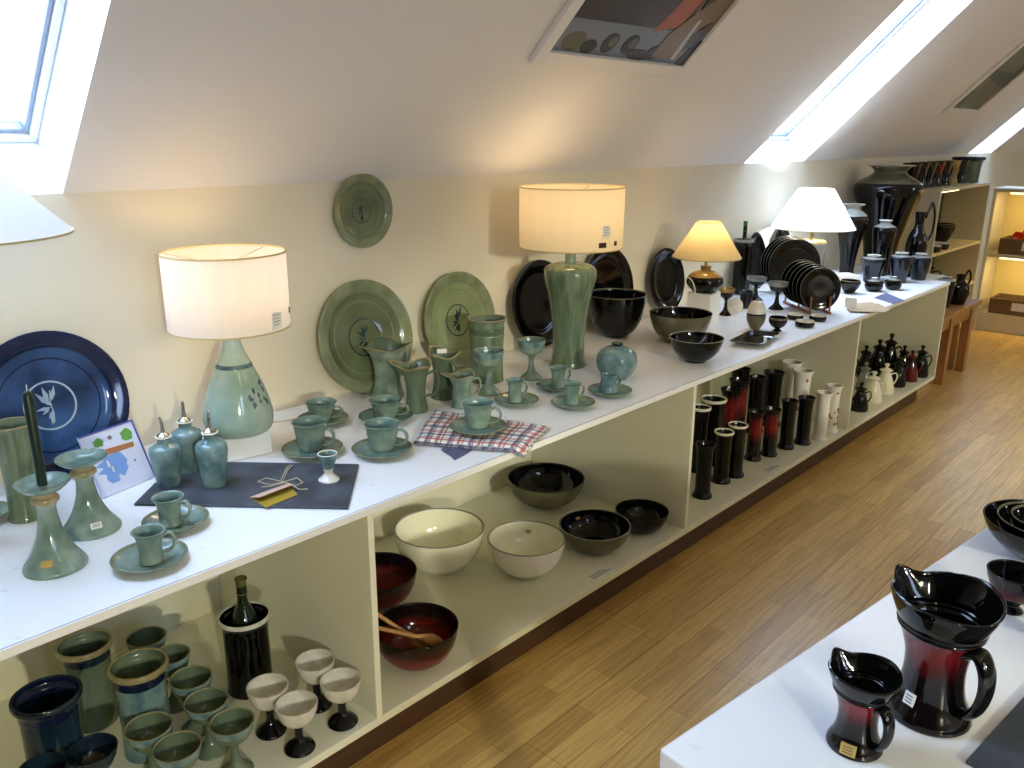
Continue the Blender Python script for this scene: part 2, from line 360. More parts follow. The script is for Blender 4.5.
quad(cl,(X0-.1,D-k,ZC),(X1+.1,D-k,ZC),(X1+.1,YR+k,ZC),(X0-.1,YR+k,ZC))
struct(cl.build('ceiling','ceil'))
def window(n,side,P,u0,u1,a,b):
    # local frame on the slope: origin at lower corner, X along the room, Y up the slope, Z outward
    s=math.sqrt(.5); o=Vector(P(a,u0)); up=Vector((0,-s if side>0 else s,s)); out=Vector((0,s if side>0 else -s,s)); xx=Vector((1,0,0))
    M=Matrix(((xx.x,up.x,out.x,o.x),(xx.y,up.y,out.y,o.y),(xx.z,up.z,out.z,o.z),(0,0,0,1)))
    W=b-a; Lh=(u1-u0)*math.sqrt(2)
    root=struct(empty('window_%d'%n,o))
    R=Matrix.Translation(-o)@M
    r=MB(); t=.02; dp=NRM+.06
    r.box(-t,-t,0.001,0,Lh+t,dp,0,R).box(W,-t,0.001,W+t,Lh+t,dp,0,R).box(0,-t,0.001,W,0,dp,0,R).box(0,Lh,0.001,W,Lh+t,dp,0,R)
    struct(r.build('window_reveal','frame',root))
    w=.018; z0,z1=NRM-.01,NRM+.05
    r=MB(); e=.001
    r.box(e,e,z0,w,Lh-e,z1,0,R).box(W-w,e,z0,W-e,Lh-e,z1,0,R).box(w,e,z0,W-w,w,z1,0,R).box(w,Lh-w,z0,W-w,Lh-e,z1,0,R)
    g=.012; z2=z0+.015
    r.box(w,w,z2,w+g,Lh-w,z1-.01,1,R).box(W-w-g,w,z2,W-w,Lh-w,z1-.01,1,R).box(w+g,w,z2,W-w-g,w+g,z1-.01,1,R)
    struct(r.build('window_frame',['frame','steelgrey'],root,.003))
    r=MB(); r.box(w+g,w+g,NRM+.028,W-w-g,Lh-w,NRM+.032,0,R); struct(r.build('window_pane','glass',root))
    # daylight portal just outside the opening
    L=bpy.data.lights.new('sky_portal','AREA'); L.shape='RECTANGLE'; L.size=W; L.size_y=Lh; L.cycles.is_portal=True
    lo=bpy.data.objects.new('sky_portal',L); COL.objects.link(lo); c=M@Vector((W/2,Lh/2,dp+.02))
    lo.matrix_world=Matrix(((xx.x,up.x,out.x,c.x),(xx.y,up.y,out.y,c.y),(xx.z,up.z,out.z,c.z),(0,0,0,1)))
m['steelgrey']=M_plain('window_gasket',(150,158,170),.5)
n=1
for a,b in SKY: window(n,1,Pl,ul0,ul1,a,b); n+=1
for a,b in SKR: window(n,-1,Pr,ur0,ur1,a,b); n+=1
f.box(-.36,D-.095,ZT-.022,5.53,D-.001,ZT-.004); f2=f.build('trim_1','top'); struct(f2)     # boxed ledge between the worktop and the wall
# ------------------------------------------------------------------ long counter
LX0=-.36; DV=[1.118,2.593,4.143,5.521]; DT=.018
f=MB(); f.box(LX0,0,ZT-.018,5.53,.702,ZT); f.box(LX0,.004,ZT-.0002,5.53,.0065,ZT+.0003,1)
tag(f.build('worktop',['top','edge'],None,.004,2),'long white worktop running under the lamps along the sloping wall','worktop')
un=empty('shelf_unit',(LX0,0,0)); tag(un,'low white open shelf unit with four bays under the long worktop','shelf unit')
def ub(name,mat,*b,bev=.0015):
    f=MB(); f.box(b[0]-LX0,b[1],b[2],b[3]-LX0,b[4],b[5]); return f.build(name,mat,un,bev)
ub('bottom_shelf','shelf',LX0,.006,ZB-.0225,5.53,.785,ZB)
ub('back_panel','shelf',LX0,.785,ZB-.02,5.53,.797,ZT-.0225)
ub('plinth','dark',LX0+.02,.075,0,5.45,.095,ZB-.0228,bev=0)
for x in [LX0+DT/2]+DV: ub('divider','shelf',x-DT/2,.006,ZB+.0002,x+DT/2,.784,ZT-.0225)
# ------------------------------------------------------------------ generic pots
def handled(name,outer,W,H,mats,hp,hr,t=.003,fl=.005,ridge=0,n=4,warp=None,seg=36,hmat=0,flat=1.5,mr=0):
    r=empty(name); b=MB(); b.lathe(vessel(outer,W/2,H,t,fl,1,mr,n,ridge),seg,warp=warp); b.build('body',mats,r)
    h=MB(); h.tube([(x*W/2,0,z*H) for x,z in arc(hp)],hr*1.25,0,10,flat=.65,up=Vector((0,1,0)))
    # widen in y
    h.build('handle',mats[hmat],r); return proto(r,W,H)
def pot(name,outer,W,H,mats,t=.004,fl=.008,ridge=0,n=4,warp=None,seg=36,mr=0):
    b=MB(); b.lathe(vessel(outer,W/2,H,t,fl,1,mr,n,ridge),seg,warp=warp); return proto(b.build(name,mats),W,H)
RR=math.radians
HR=RR(-62)
# saucer
b=MB(); b.lathe([(r*.075,z,k) for r,z,k in spl([(0,.0,0),(.5,0,0),(.55,.002,0),(.62,.004,0),(.9,.014,0),(1,.019,2),(1,.021,2),(.97,.0215,2),(.88,.017,1),(.6,.0085,1),(.42,.008,1),(.38,.0065,1),(0,.0065,1)],3)],40)
saucer=proto(b.build('saucer',['cel','celi','rims']),.15,.0215)
teacup=handled('teacup',[(.56,0,0),(.64,.04,0),(.76,.3,0),(.83,.6,0),(.9,.85,0),(1,1,0)],.09,.08,['cel','celi','celb'],[(.78,.72),(1.15,.8),(1.42,.62),(1.35,.36),(.95,.2),(.7,.2)],.0045,ridge=.0006)
espresso=handled('espresso_cup',[(.66,0,0),(.7,.04,0),(.68,.4,0),(.78,.8,0),(1,1,0)],.06,.06,['cel','celi'],[(.76,.8),(1.2,.86),(1.45,.62),(1.2,.35),(.7,.28)],.0038)
broad=handled('espresso_cup',[(1.02,0,0),(1.05,.06,0),(.9,.4,0),(.78,.75,0),(.85,1,0)],.06,.06,['celb','celi'],[(.8,.8),(1.2,.86),(1.5,.6),(1.3,.3),(.95,.25)],.0038)
def cup_on(pr,lab,rx,ry,bx,by,w,sx,sy,sw,rz=HR,g=None,gs=None,z=ZT,sl=None,dz=0):
    p=onz(sx,sy,z+.01); W=sw*pj(p.x,p.y,z)[2]/F0
    place(saucer,sl,'saucer',p.x,p.y,z+dz+.0005,W,.02,0,gs)
    c=onz(bx,by,z+.008); H=topz(c.x,c.y,ry)-z-.008; Wc=w*pj(c.x,c.y,z+H)[2]/F0
    # the cup stands on its own saucer
    d=Vector((c.x-p.x,c.y-p.y)); 
    if d.length>W*.12: d=d.normalized()*W*.12
    place(pr,lab,'cup',p.x+d.x,p.y+d.y,z+dz+.0075,Wc,H,rz,g)
G1='green teacups near the white cylinder lamp'; G2='green saucers under the teacups'
cup_on(teacup,'green teacup at the back left, beside the bottle-shaped lamp base',317.6,395,317,412,31,323,420,50,g=G1,gs=G2,sl='green saucer under the back left teacup beside the lamp base')
cup_on(teacup,'green ribbed teacup directly behind the little egg cup on the slate',310,420.6,311,448,36,312.5,450,60,g=G1,gs=G2,sl='green saucer touching the back edge of the slate board behind the egg cup')
cup_on(teacup,'green teacup in front of the large round green wall plate',385.4,393,386,410,33,386,417.5,54,g=G1,gs=G2,sl='green saucer in front of the tallest wavy jug')
cup_on(teacup,'shiny green teacup with its handle to the right, nearest the slate corner',382,421.7,383,447,37,382,450,60,g=G1,gs=G2,sl='green saucer between the slate corner and the checked cloth')
# towel under cup 5
def bil(q,u,v): return q[0]*(1-u)*(1-v)+q[1]*(1-u)*v+q[2]*u*v+q[3]*u*(1-v)
def cloth(q,z0,layers,th,name,mats,edge=None,nu=44,nv=30):
    mb=MB(); uvs={}
    for l in range(layers):
        n0=len(mb.v); off=.006*l
        for side in (0,1):
            for i in range(nu+1):
                for j in range(nv+1):
                    u,v=i/nu,j/nv; p=bil(q,u,v); c=sum(q,Vector())/4
                    p=p+(c-p)*(.05*l)+Vector((math.sin(v*9+l)*.004,math.sin(u*8+2*l)*.004,0))
                    e=min(u,1-u,v,1-v); th_=th*(.35+.65*min(1,e/.06))
                    z=z0+l*th+(th_ if side else 0)*.96
                    if l: z+=.0003
                    if side: z+= .0012*math.sin(u*17+v*6+l)*min(1,e/.1)+(.0016*math.sin(v*14) if l==layers-1 else 0)*min(1,e/.1)
                    # the free corner hangs over the worktop edge
                    if edge and p.y<edge:
                        d=edge-p.y; z-=d*.55; p=Vector((p.x,edge-d*.8,0))
                    k=len(mb.v); mb.v.append(Vector((p.x,p.y,z))); uvs[k]=(u+l*.13,v+l*.07)
        w=nv+1; s=(nu+1)*w
        for i in range(nu):
            for j in range(nv):
                a=n0+i*w+j; mb.face((a,a+w,a+w+1,a+1),0,True); mb.face((a+s,a+s+1,a+s+w+1,a+s+w),0,True)
        bd=[i*w for i in range(nu+1)]+[nu*w+j for j in range(1,nv+1)]+[i*w+nv for i in range(nu-1,-1,-1)]+[j for j in range(nv-1,0,-1)]
        for a,b in zip(bd,bd[1:]+bd[:1]): mb.face((n0+a,n0+b,n0+b+s,n0+a+s),0,True)
    # build keeps vertex order so uvs map by vertex
    o=mb.build(name,mats); me=o.data; ul=me.uv_layers.new(name='cloth')
    for lp in me.loops: ul.data[lp.index].uv=uvs[lp.vertex_index]
    return o
q=[onz(*p,ZT) for p in ((413,446),(434,413),(551,430),(526,455))]
cl_=cloth([q[0],q[1],q[2],q[3]],ZT+.0055,2,.006,'folded_cloth','plaid',edge=-.004)
tag(cl_,'folded red, white and blue checked cloth with a cup and saucer on it','cloth')
q=[onz(*p,ZT) for p in ((441,450),(470,430),(500,436),(456,461))]
tag(cloth(q,ZT+.0004,1,.004,'linen_napkin','napkin'),'grey blue napkin peeping out from under the checked cloth','napkin')
cup_on(teacup,'green teacup standing on the checked cloth',477,401.7,478,426,33,478,428,57,g='green teacups on the worktop',gs='green saucers',z=ZT+.018,sl='green saucer lying on the checked cloth',dz=.0012)
for args,lab,sl in (((espresso,516.5,379.5,515,401,19,516.5,401,45),'small green espresso cup just behind the right end of the checked cloth','small green saucer just behind the right end of the checked cloth'),
  ((espresso,559.7,367,558,387,19,556,386.5,40),'small green espresso cup directly in front of the tall lamp base','small green saucer directly in front of the tall lamp base'),
  ((espresso,573,383,572,403,19,573,403.7,44),'slim green espresso cup nearest the worktop edge, between two others','small green saucer nearest the worktop edge, in front of the tall lamp'),
  ((broad,609.8,374,608,391,19,609.7,391.7,44),'squat wide-bottomed green espresso cup in front of the round bottle','small green saucer in front of the round green bottle')):
    p_,rx,ry,bx,by,w_,sx,sy,sw_=args
    cup_on(p_,lab,rx,ry,bx,by,w_,sx,sy,sw_,rz=RR(-20),g='small green espresso cups before the tall lamp',gs='small green saucers before the tall lamp',sl=sl)
for (rx,ry,bx,by,w_,sx,sy,sw_),lab,sl in (((168,496,171,524,31,176,521.7,63),'green espresso cup standing just in front of the slate board','green saucer just in front of the slate board with a gold sticker'),
  ((149.5,530,152,561,33,150,559,72),'green espresso cup nearest the front edge beside the candlesticks','green saucer nearest the front edge beside the candlesticks')):
    cup_on(espresso,lab,rx,ry,bx,by,w_,sx,sy,sw_,rz=RR(-30 if bx<160 else -55),g='green espresso cups by the candlesticks',gs='green saucers by the candlesticks',sl=sl)
place(saucer,'green saucer edge cut off by the left border of the photo','saucer',*onz(-16,520,ZT)[:2],ZT+.0005,.12,.02)
# slate board
q=[onz(*p,ZT) for p in ((134,506),(177,463),(359,466),(348,510))]
f=MB(); f.prism([(p.x,p.y) for p in q],ZT+.0003,ZT+.0063); tag(f.build('slate_board','slate',None,.0015),'flat dark grey slate board lying on the worktop below the cylinder lamp','slate board')
ZL=ZT+.0065
# oil bottles
def oil(name='oil_bottle',mt=('celb','cel','rimc')):
    r=empty(name); b=MB(); R,H=.036,.105
    b.lathe([(0,0,0)]+[(a*R,z*H,k) for a,z,k in spl([(.68,0,0),(.74,.02,0),(.84,.3,0),(.97,.58,0),(1,.7,0),(.9,.8,0),(.5,.87,0),(.4,.9,0),(.42,.98,0),(.5,1,2),(.5,1.02,2),(.2,1.02,0)],5)]+[(0,H*1.02,0)],32)
    b.build('body',list(mt),r)
    s=MB(); s.lathe([(0,H*1.005,0),(.013,H*1.005,0),(.015,H*1.04,0),(.011,H*1.07,0),(.005,H*1.1,0),(.0045,H*1.15,0),(0,H*1.15,0)],20)
    s.tube([(0,0,H*1.1),(0,0,H*1.2),(-.001,0,H*1.3),(-.004,0,H*1.42)],[.0045,.0042,.0035,.0028],0,10)
    s.build('pourer','steel',r); return proto(r,.072,H*1.42)
ob=oil()
g='green oil bottles with metal pourers'
put(ob,'green oil bottle with metal pourer, left of the three, closest to the card','bottle',169,484,417,31,ZL,0,g)
put(ob,'green oil bottle with metal pourer, rearmost of the three','bottle',190,470,401,31,ZL,1,g)
put(ob,'green oil bottle with metal pourer, right of the three, next to the lamp block','bottle',215,484,411,32,ZL,2,g)
# egg cup on slate
ec=pot('egg_cup',[(1,0,0),(1,.05,0),(.7,.14,0),(.42,.26,0),(.5,.45,2),(.72,.7,2),(.86,.88,2),(.95,1,3)],.052,.07,['gob','celi','celb','rimc'],.003,.03,mr=3)
put(ec,'tiny grey green footed egg cup standing on the slate board','egg cup',329,480,453,21,ZL)
# raffia bow and gift tag
c=onz(276,488,ZL); 
tg=empty('gift_tag',c); q=[onz(*p,ZL)-c for p in ((250,498),(287,484.5),(298,495),(266,508))]
f=MB(); f.prism([(p.x,p.y) for p in q],.0004,.0016); f.build('gold_card','goldf',tg)
f=MB(); n0=0; tq=[q[0]+Vector((0,0,.002)),q[1]+Vector((0,0,.002)),(q[1]+q[2])/2+Vector((.004,.0,.012)),(q[0]+q[3])/2+Vector((.004,0,.012))]
for dz in (0,.0008): f.v+=[p+Vector((0,0,dz)) for p in tq]
for qd in ((0,3,2,1),(4,5,6,7),(0,1,5,4),(1,2,6,5),(2,3,7,6),(3,0,4,7)): f.face(qd)
f.build('pink_flap','pink',tg)
tag(tg,'pink and gold folded gift tag on the slate board','gift tag')
c=onz(284,482,ZL); bw=empty('raffia_bow',c); 
def W2(px,py,dz=0): return onz(px,py,ZL)-c+Vector((0,0,.003+dz))
for pts in ([(284,483),(270,487),(258,484),(266,480),(284,483)],[(284,484),(270,489),(262,488)],[(284,483),(297,480),(303,485),(296,488),(284,483)],[(284,483),(300,492),(308,490)],[(283,482),(288,472),(293,466)],[(281,481),(287,470),(290,466)]):
    f=MB(); P=[W2(a,b_,.004*math.sin(PI*i/(len(pts)-1))) for i,(a,b_) in enumerate(pts)]
    f.tube(P,.0013,0,6); f.build('strand','raffia',bw)
tag(bw,'natural raffia bow lying behind the gift tag on the slate','bow')
# candlesticks
def candlestick(lbl):
    r=empty('candlestick'); R,H=.06,.15; b=MB()
    b.lathe([(0,0,0)]+[(a*R,z*H,k) for a,z,k in spl([(1,0,0),(1.01,.03,0),(.93,.08,0),(.66,.22,0),(.42,.42,0),(.32,.6,0),(.3,.7,0),(.34,.76,2),(.44,.8,2),(.42,.84,2),(.34,.86,2),(.38,.9,0),(.6,.93,0),(.84,1,1),(.86,1.02,1),(.82,1.01,1),(.55,.955,1),(.3,.945,1),(.1,.945,1)],4)]+[(0,H*.945,1)],40)
    b.build('body',['cel','celi','rim'],r); 
    t=RR(235 if lbl=='gold_label' else 262); f=MB(); rr,zz=R*.79,.022
    n=Vector((math.cos(t),math.sin(t),.9)).normalized(); a=Vector((-math.sin(t),math.cos(t),0)); up=n.cross(a)
    M=Matrix(((a.x,up.x,n.x,math.cos(t)*rr),(a.y,up.y,n.y,math.sin(t)*rr),(a.z,up.z,n.z,zz+.001),(0,0,0,1)))
    f.box(-.011,-.006,-.001,.011,.006,.0022,0,M); 
    if lbl!='gold_label':
        for i in range(3): f.box(-.008,-.003+i*.0028,.0022,.008,-.002+i*.0028,.0024,1,M)
    f.build(lbl,['gold' if lbl=='gold_label' else 'paper','ink'],r)
    return proto(r,.12,.15)
cs=candlestick('gold_label'); cs1=put(cs,'green trumpet-foot candlestick holding the dark candle, nearer the camera','candlestick',56,566,483,60,ZT,0,'green candlesticks')
cs=candlestick('price_label'); put(cs,'green trumpet-foot candlestick without a candle, in front of the watercolour card','candlestick',92,529,458,56,ZT,0,'green candlesticks')
p=onz(56,566,ZT); zc=topz(p.x,p.y,485); zt_=topz(p.x,p.y,391)
f=empty('candle',(p.x,p.y,zc+.0005)); b=MB(); h=zt_-zc
b.lathe([(0,0,0),(.0095,0,0),(.0095,.002,0),(.0095,h-.012,0),(.007,h-.004,0),(.003,h,0),(0,h,0)],20); b.build('wax','candle',f)
b=MB(); b.tube([(0,0,h-.001),(.0005,0,h+.006),(.001,0,h+.012)],.001,0,6); b.build('wick','wick',f); tag(f,'dark green tapered candle in the nearer candlestick','candle')
# tall cylinder vase, left edge
v=pot('cylinder_vase',[(.78,0,0),(.84,.015,0),(.74,.07,0),(.72,.4,0),(.76,.7,0),(.86,.92,0),(1,.985,2),(1,1,2)],.09,.22,['celv','celd','rim'],.005,.01,mr=2)
put(v,'tall green cylinder vase with tan lip by the blue plate','vase',27,517,423,42,ZT)
# blue plate & others leaning against the wall
def platemesh(name,R,mats,rim=.72,motif=0,flat=1.0,rings=True):
    """disc facing +z, thickness included"""
    b=MB(); S=lambda v: Matrix.Diagonal((flat,1,1,1))
    pr=[(0,0,3),(R*.5,0,3),(R*.56,.002,3),(R*.98,.020,3),(R,.022,2),(R,.025,2),(R*.985,.026,1),(R*.93,.0245,1),(R*.84,.021,1),(R*.8,.019,1),(R*.78,.0165,0),(R*.66,.0115,0)]
    if rings: pr+=[(R*.645,.0118,1),(R*.625,.0112,0)]
    pr+=[(R*.6,.0108,0),(R*.34,.009,0)]
    if motif: pr+=[(R*.335,.0092,4),(R*.31,.0092,0)]
    pr+=[(R*.3,.009,0),(0,.009,0)]
    b.lathe(pr,56,M=S(0))
    if motif:
        random.seed(motif)
        for i in range(9):
            a=RR(70+i*27+random.uniform(-8,8)); L_=R*random.uniform(.1,.24); c_=Vector((R*.03*math.cos(i*2.),R*(.06-.03*i*.7),0))
            d=Vector((math.cos(a),math.sin(a),0)); nn=Vector((-d.y,d.x,0)); 
            P=[c_, c_+d*L_*.35+nn*L_*.16, c_+d*L_, c_+d*L_*.45-nn*L_*.14]
            b.prism([(v_.x,v_.y) for v_ in P],.0091,.0098+.0001*i,4)
        b.tube([(0,-R*.24,.0095),(R*.02,-R*.1,.0095),(0,.02*R,.0095),(R*.03,R*.2,.0095)],R*.008,4,6)
    return b.build(name,mats)
def lean(o,px,py,hpx,label,tilt=12,yb=None,zt=ZT,ratio=1,group=None,touch=True,turn=0,ydef=None):
    t=RR(tilt); y=D-.03
    for _ in range(30):
        c=ony(px,py,y); R=hpx/2*pj(*c)[2]/F0/ math.cos(t) if 0 else hpx/2*pj(*c)[2]/F0
        if ydef is not None: break
        y=D-.004-R*math.sin(t)-.0
    z=c.z
    if touch: 
        z=zt+R*math.cos(t)+.001
    n=Vector((-math.sin(RR(turn)),-math.cos(t),math.sin(t))).normalized(); a=Vector((1,0,0)); a=(a-n*a.dot(n)).normalized(); up=n.cross(a)
    k=R/o['R']; th=.026*k
    M=Matrix(((a.x,up.x,n.x,c.x),(a.y,up.y,n.y,y+0),(a.z,up.z,n.z,z),(0,0,0,1)))@Matrix.Translation((0,0,0))@Matrix.Diagonal((k*ratio,k,k,1))
    o.matrix_world=M; tag(o,label,'plate',group); return c,R
def pl(name,mats,motif=0,rings=True): o=platemesh(name,.15,mats,motif=motif,rings=rings); o['R']=.15; return o
def cleanR(o): 
    if 'R' in o: del o['R']
o=pl('platter',['blue','navy','navy','navy','pale'],5); c_,R_=lean(o,49,405,148,'large cobalt blue platter with navy rim and pale flower, leaning on the wall',13); cleanR(o)
ppos=o.matrix_world.copy()
# price label on blue platter
f=MB(); f.box(-.014,-.007,.0,.014,.007,.001); lb=f.build('price_label','paper',o); lb.matrix_local=Matrix.Translation((.088,-.092,.0175))@Matrix.Rotation(.1,4,'Z')
o=pl('platter',['plate','plrim','plrim','plrim','motif'],3); lean(o,362.5,338,114,'large green platter behind the tallest wavy jug, leaning on the wall',11,group='green platters on the wall'); cleanR(o)
o=pl('platter',['plate2','plrim','plrim','plate2','motif'],8); lean(o,456,316,96,'lighter green platter with dark flower medallion, behind the fluted beaker',9,group='green platters on the wall'); cleanR(o)
o=pl('plate',['plate','plrim','plrim','plrim','motif'],4,); c0=ony(364,211,D-.02); R0=36.5*pj(*c0)[2]/F0; k=R0/.15
o.matrix_world=Matrix(((k,0,0,c0.x),(0,0,-k,D-.0015),(0,k,0,c0.z),(0,0,0,1))); cleanR(o); tag(o,'small round green plate hung alone high on the wall','plate')
o=pl('plate',['blackp']*5,0); lean(o,537,301,86,'black plate leaning on the wall left of the tall green lamp base',9,group='black plates on the wall'); cleanR(o)
o=pl('plate',['blackp','blackp','olive','blackp','blackp'],0); lean(o,604,290,82,'black and olive plate partly hidden behind the tall green lamp',9,group='black plates on the wall'); cleanR(o)
for px,py,h,ra,lab in ((664,268,64,.98,'narrow oval black dish leaning on the wall left of the small yellow lamp'),(754,252,56,.7,'narrow oval black dish with olive edge behind the pair of goblets'),(779,254,56,.7,'narrow oval black dish half hidden under the bright white lampshade')):
    o=pl('oval_dish',['blackp','blackp','blackp','blackp','blackp'],0,False); lean(o,px,py,h,lab,8,ratio=ra,group='oval black dishes on the wall'); cleanR(o)
# watercolour card
q=[(78.4,438.5),(135,418),(156,477),(104,499)]
pb=onz(104,499,ZT); pc=onz(156,477,ZT)
ax=(pc-pb); wd=ax.length; ax.normalize(); nrm=Vector((ax.y,-ax.x,0))  # towards the viewer
t=RR(24); up=(Vector((0,0,1))*math.cos(t)-nrm*math.sin(t)); n_=ax.cross(up)
ht=None; lo,hi=.05,.4
for _ in range(30):
    mid=(lo+hi)/2; s_=pj(*(pb+up*mid))[1]
    if s_>438.5: lo=mid
    else: hi=mid
M=Matrix(((ax.x,up.x,n_.x,pb.x),(ax.y,up.y,n_.y,pb.y),(ax.z,up.z,n_.z,pb.z+.002),(0,0,0,1)))
cd=empty('picture_card',pb); I=Matrix.Translation(-pb)@M; Hc=mid
f=MB(); f.box(0,0,-.005,wd,Hc,0,0,I); f.build('card_panel','lav',cd)
f=MB(); e=.0045; f.box(0,Hc-e,.0001,wd,Hc,.0012,0,I); f.box(wd-e,0,.0001,wd,Hc-e-.0001,.0012,0,I); f.build('blue_border','bluef',cd)
f=MB()
def blob(cx,cy,rx,ry,mi,h,n=14,wob=.15):
    f.prism([(cx*wd+rx*wd*math.cos(a*2*PI/n)*(1+wob*math.sin(a*3.3)),cy*Hc+ry*Hc*math.sin(a*2*PI/n)*(1+wob*math.cos(a*2.1))) for a in range(n)],.0001,h,mi,I)
blob(.38,.42,.26,.2,0,.0004,18,.3); blob(.3,.3,.12,.16,0,.0005); blob(.8,.8,.11,.1,1,.0006); blob(.28,.82,.09,.07,1,.0006)
f.prism([(wd*.2,Hc*.6),(wd*.85,Hc*.58),(wd*.86,Hc*.66),(wd*.2,Hc*.7)],.0001,.0007,2,I)
blob(.3,.46,.02,.06,3,.0009); blob(.34,.36,.015,.05,3,.0009); blob(.76,.37,.02,.02,4,.0009,8,0); blob(.5,.84,.05,.04,4,.0009,4,0)
f.build('print',['bluew','green','brownp','paper','grey'],cd)
f=MB(); f.tube([I@Vector((wd/2,Hc*.7,-.006)),I@Vector((wd/2,Hc*.7,-.006))+Vector((0,0,0))-nrm*.03+Vector((0,0,-Hc*.62))],.0015,0,6); f.build('easel_strut','grey',cd)
tag(cd,'small blue-edged watercolour card with green and brown shapes, propped behind the candlesticks','card')
# ---------------------------------------------------------------- lamps
def shade_mesh(r0,r1,h,mat,parent,seg=64,pleat=0,trim='trim',name='lamp_shade'):
    b=MB(); pr=[(r0+(r1-r0)*i/6,h*i/6,0) for i in range(7)]
    w=(lambda p: Vector((p.x*(1+pleat*math.cos(48*math.atan2(p.y,p.x))),p.y*(1+pleat*math.cos(48*math.atan2(p.y,p.x))),p.z))) if pleat else None
    b.lathe(pr,seg if not pleat else 192,warp=w); s=b.build(name,mat,parent)
    for f_ in s.data.polygons: f_.use_smooth=True
    for z,r in ((0,r0),(h,r1)):
        b=MB(); b.lathe([(r-.0015,z-.002,0),(r+.001,z-.002,0),(r+.001,z+.002,0),(r-.0015,z+.002,0),(r-.0015,z-.002,0)],seg)
        if z==0: b.build('shade_ring',trim,s)
    for a in range(3): 
        t=2*PI*a/3+.3; b.tube([(0,0,h*.82),(math.cos(t)*r1*.96,math.sin(t)*r1*.96,h-.003)],.0012,0,6)
    k=b.build('shade_ring',trim,s); return s
def bulb(parent,z,mat,power,col,r=.028,size=.05):
    b=MB(); b.lathe([(0,-.03,0),(.012,-.03,0),(.013,-.012,0),(r*.8,.01,1),(r,.028,1),(r*.85,.046,1),(r*.4,.057,1),(0,.059,1)],20)
    o=b.build('light_bulb',['brass',mat],parent); o.location=(0,0,z)
    L=bpy.data.lights.new('lamp_light','POINT'); L.energy=power; L.color=col; L.shadow_soft_size=size
    lo=bpy.data.objects.new('lamp_light',L); COL.objects.link(lo); lo.parent=parent; lo.location=(0,0,z+.09); return o
def cable(pts,label,r=.003,name='cable',parent=None):
    o=MB(); P=[Vector(p) for p in pts]; Q=[]
    for i in range(len(P)-1):
        p0=P[max(i-1,0)];p1=P[i];p2=P[i+1];p3=P[min(i+2,len(P)-1)]
        for k in range(6):
            t=k/6; Q.append(.5*(2*p1+(p2-p0)*t+(2*p0-5*p1+4*p2-p3)*t*t+(3*p1-p0-3*p2+p3)*t**3))
    Q.append(P[-1]); o.tube(Q,r,0,8); return o.build('power_cable','cable',parent)
WARM=(1,.72,.42); 
# lamp 1: cylinder shade, bottle base on a white block
base=onz(238,455,ZT)   # block centre on worktop
bz=None
lx,ly=onz(242,452,ZT).x,onz(242,452,ZT).y
ang=RR(-8)
bh=topz(lx,ly,430)-ZT
blk=MB(); blk.box(-.065,-.055,0,.065,.055,bh); o=blk.build('plinth_block','white',None,.002); o.location=(lx,ly,ZT+.0005); o.rotation_euler=(0,0,ang); tag(o,'white block under the bottle-shaped green lamp','block')
LZ=ZT+bh+.001
l1=empty('table_lamp',(lx,ly,LZ)); dpt=pj(lx,ly,LZ)[2]
R=33.5*dpt/F0; H=topz(lx,ly,332)-LZ
b=MB(); b.lathe([(0,0,0)]+[(a*R,z*H,k) for a,z,k in spl([(.84,0,0),(.94,.03,0),(1,.12,0),(.97,.24,0),(.78,.46,0),(.55,.64,0),(.53,.66,2),(.5,.69,2),(.48,.7,0),(.34,.8,0),(.25,.9,0),(.25,.96,0),(.3,1,0)],4)]+[(0,H,0)],48)
b.build('lamp_base',['cell','cel','spot'],l1)
b=MB(); random.seed(4)
for i in range(12):
    t=RR(285+random.uniform(-22,26)); z=H*random.uniform(.3,.55); rr=R*(1.0 if z<H*.24 else 1.0-(z/H-.24)*1.02)+.0007
    n=Vector((math.cos(t),math.sin(t),.55)).normalized(); a=Vector((-math.sin(t),math.cos(t),0)); u_=n.cross(a)
    Mx=Matrix(((a.x,u_.x,n.x,math.cos(t)*rr),(a.y,u_.y,n.y,math.sin(t)*rr),(a.z,u_.z,n.z,z),(0,0,0,1)))
    w_,h_=random.uniform(.002,.005),random.uniform(.005,.012); b.prism([(-w_,0),(0,-h_),(w_,0),(0,h_)],-.003,.0008,0,Mx)
b.build('brushed_motif','spot',l1)
zs0=topz(lx,ly,326)-LZ; zs1=topz(lx,ly,252)-LZ; Rs=59.5*pj(lx,ly,LZ+zs0)[2]/F0; Rt=59.5*pj(lx,ly,LZ+zs1)[2]/F0
b=MB(); b.tube([(0,0,H-.002),(0,0,H+.05)],.008,0,10); b.build('lamp_socket','brass',l1)
sh=shade_mesh((Rs+Rt)/2,(Rs+Rt)/2,zs1-zs0,'shade',l1); sh.location=(0,0,zs0)
bulb(l1,H+.075,'bulbw',1.3,WARM)
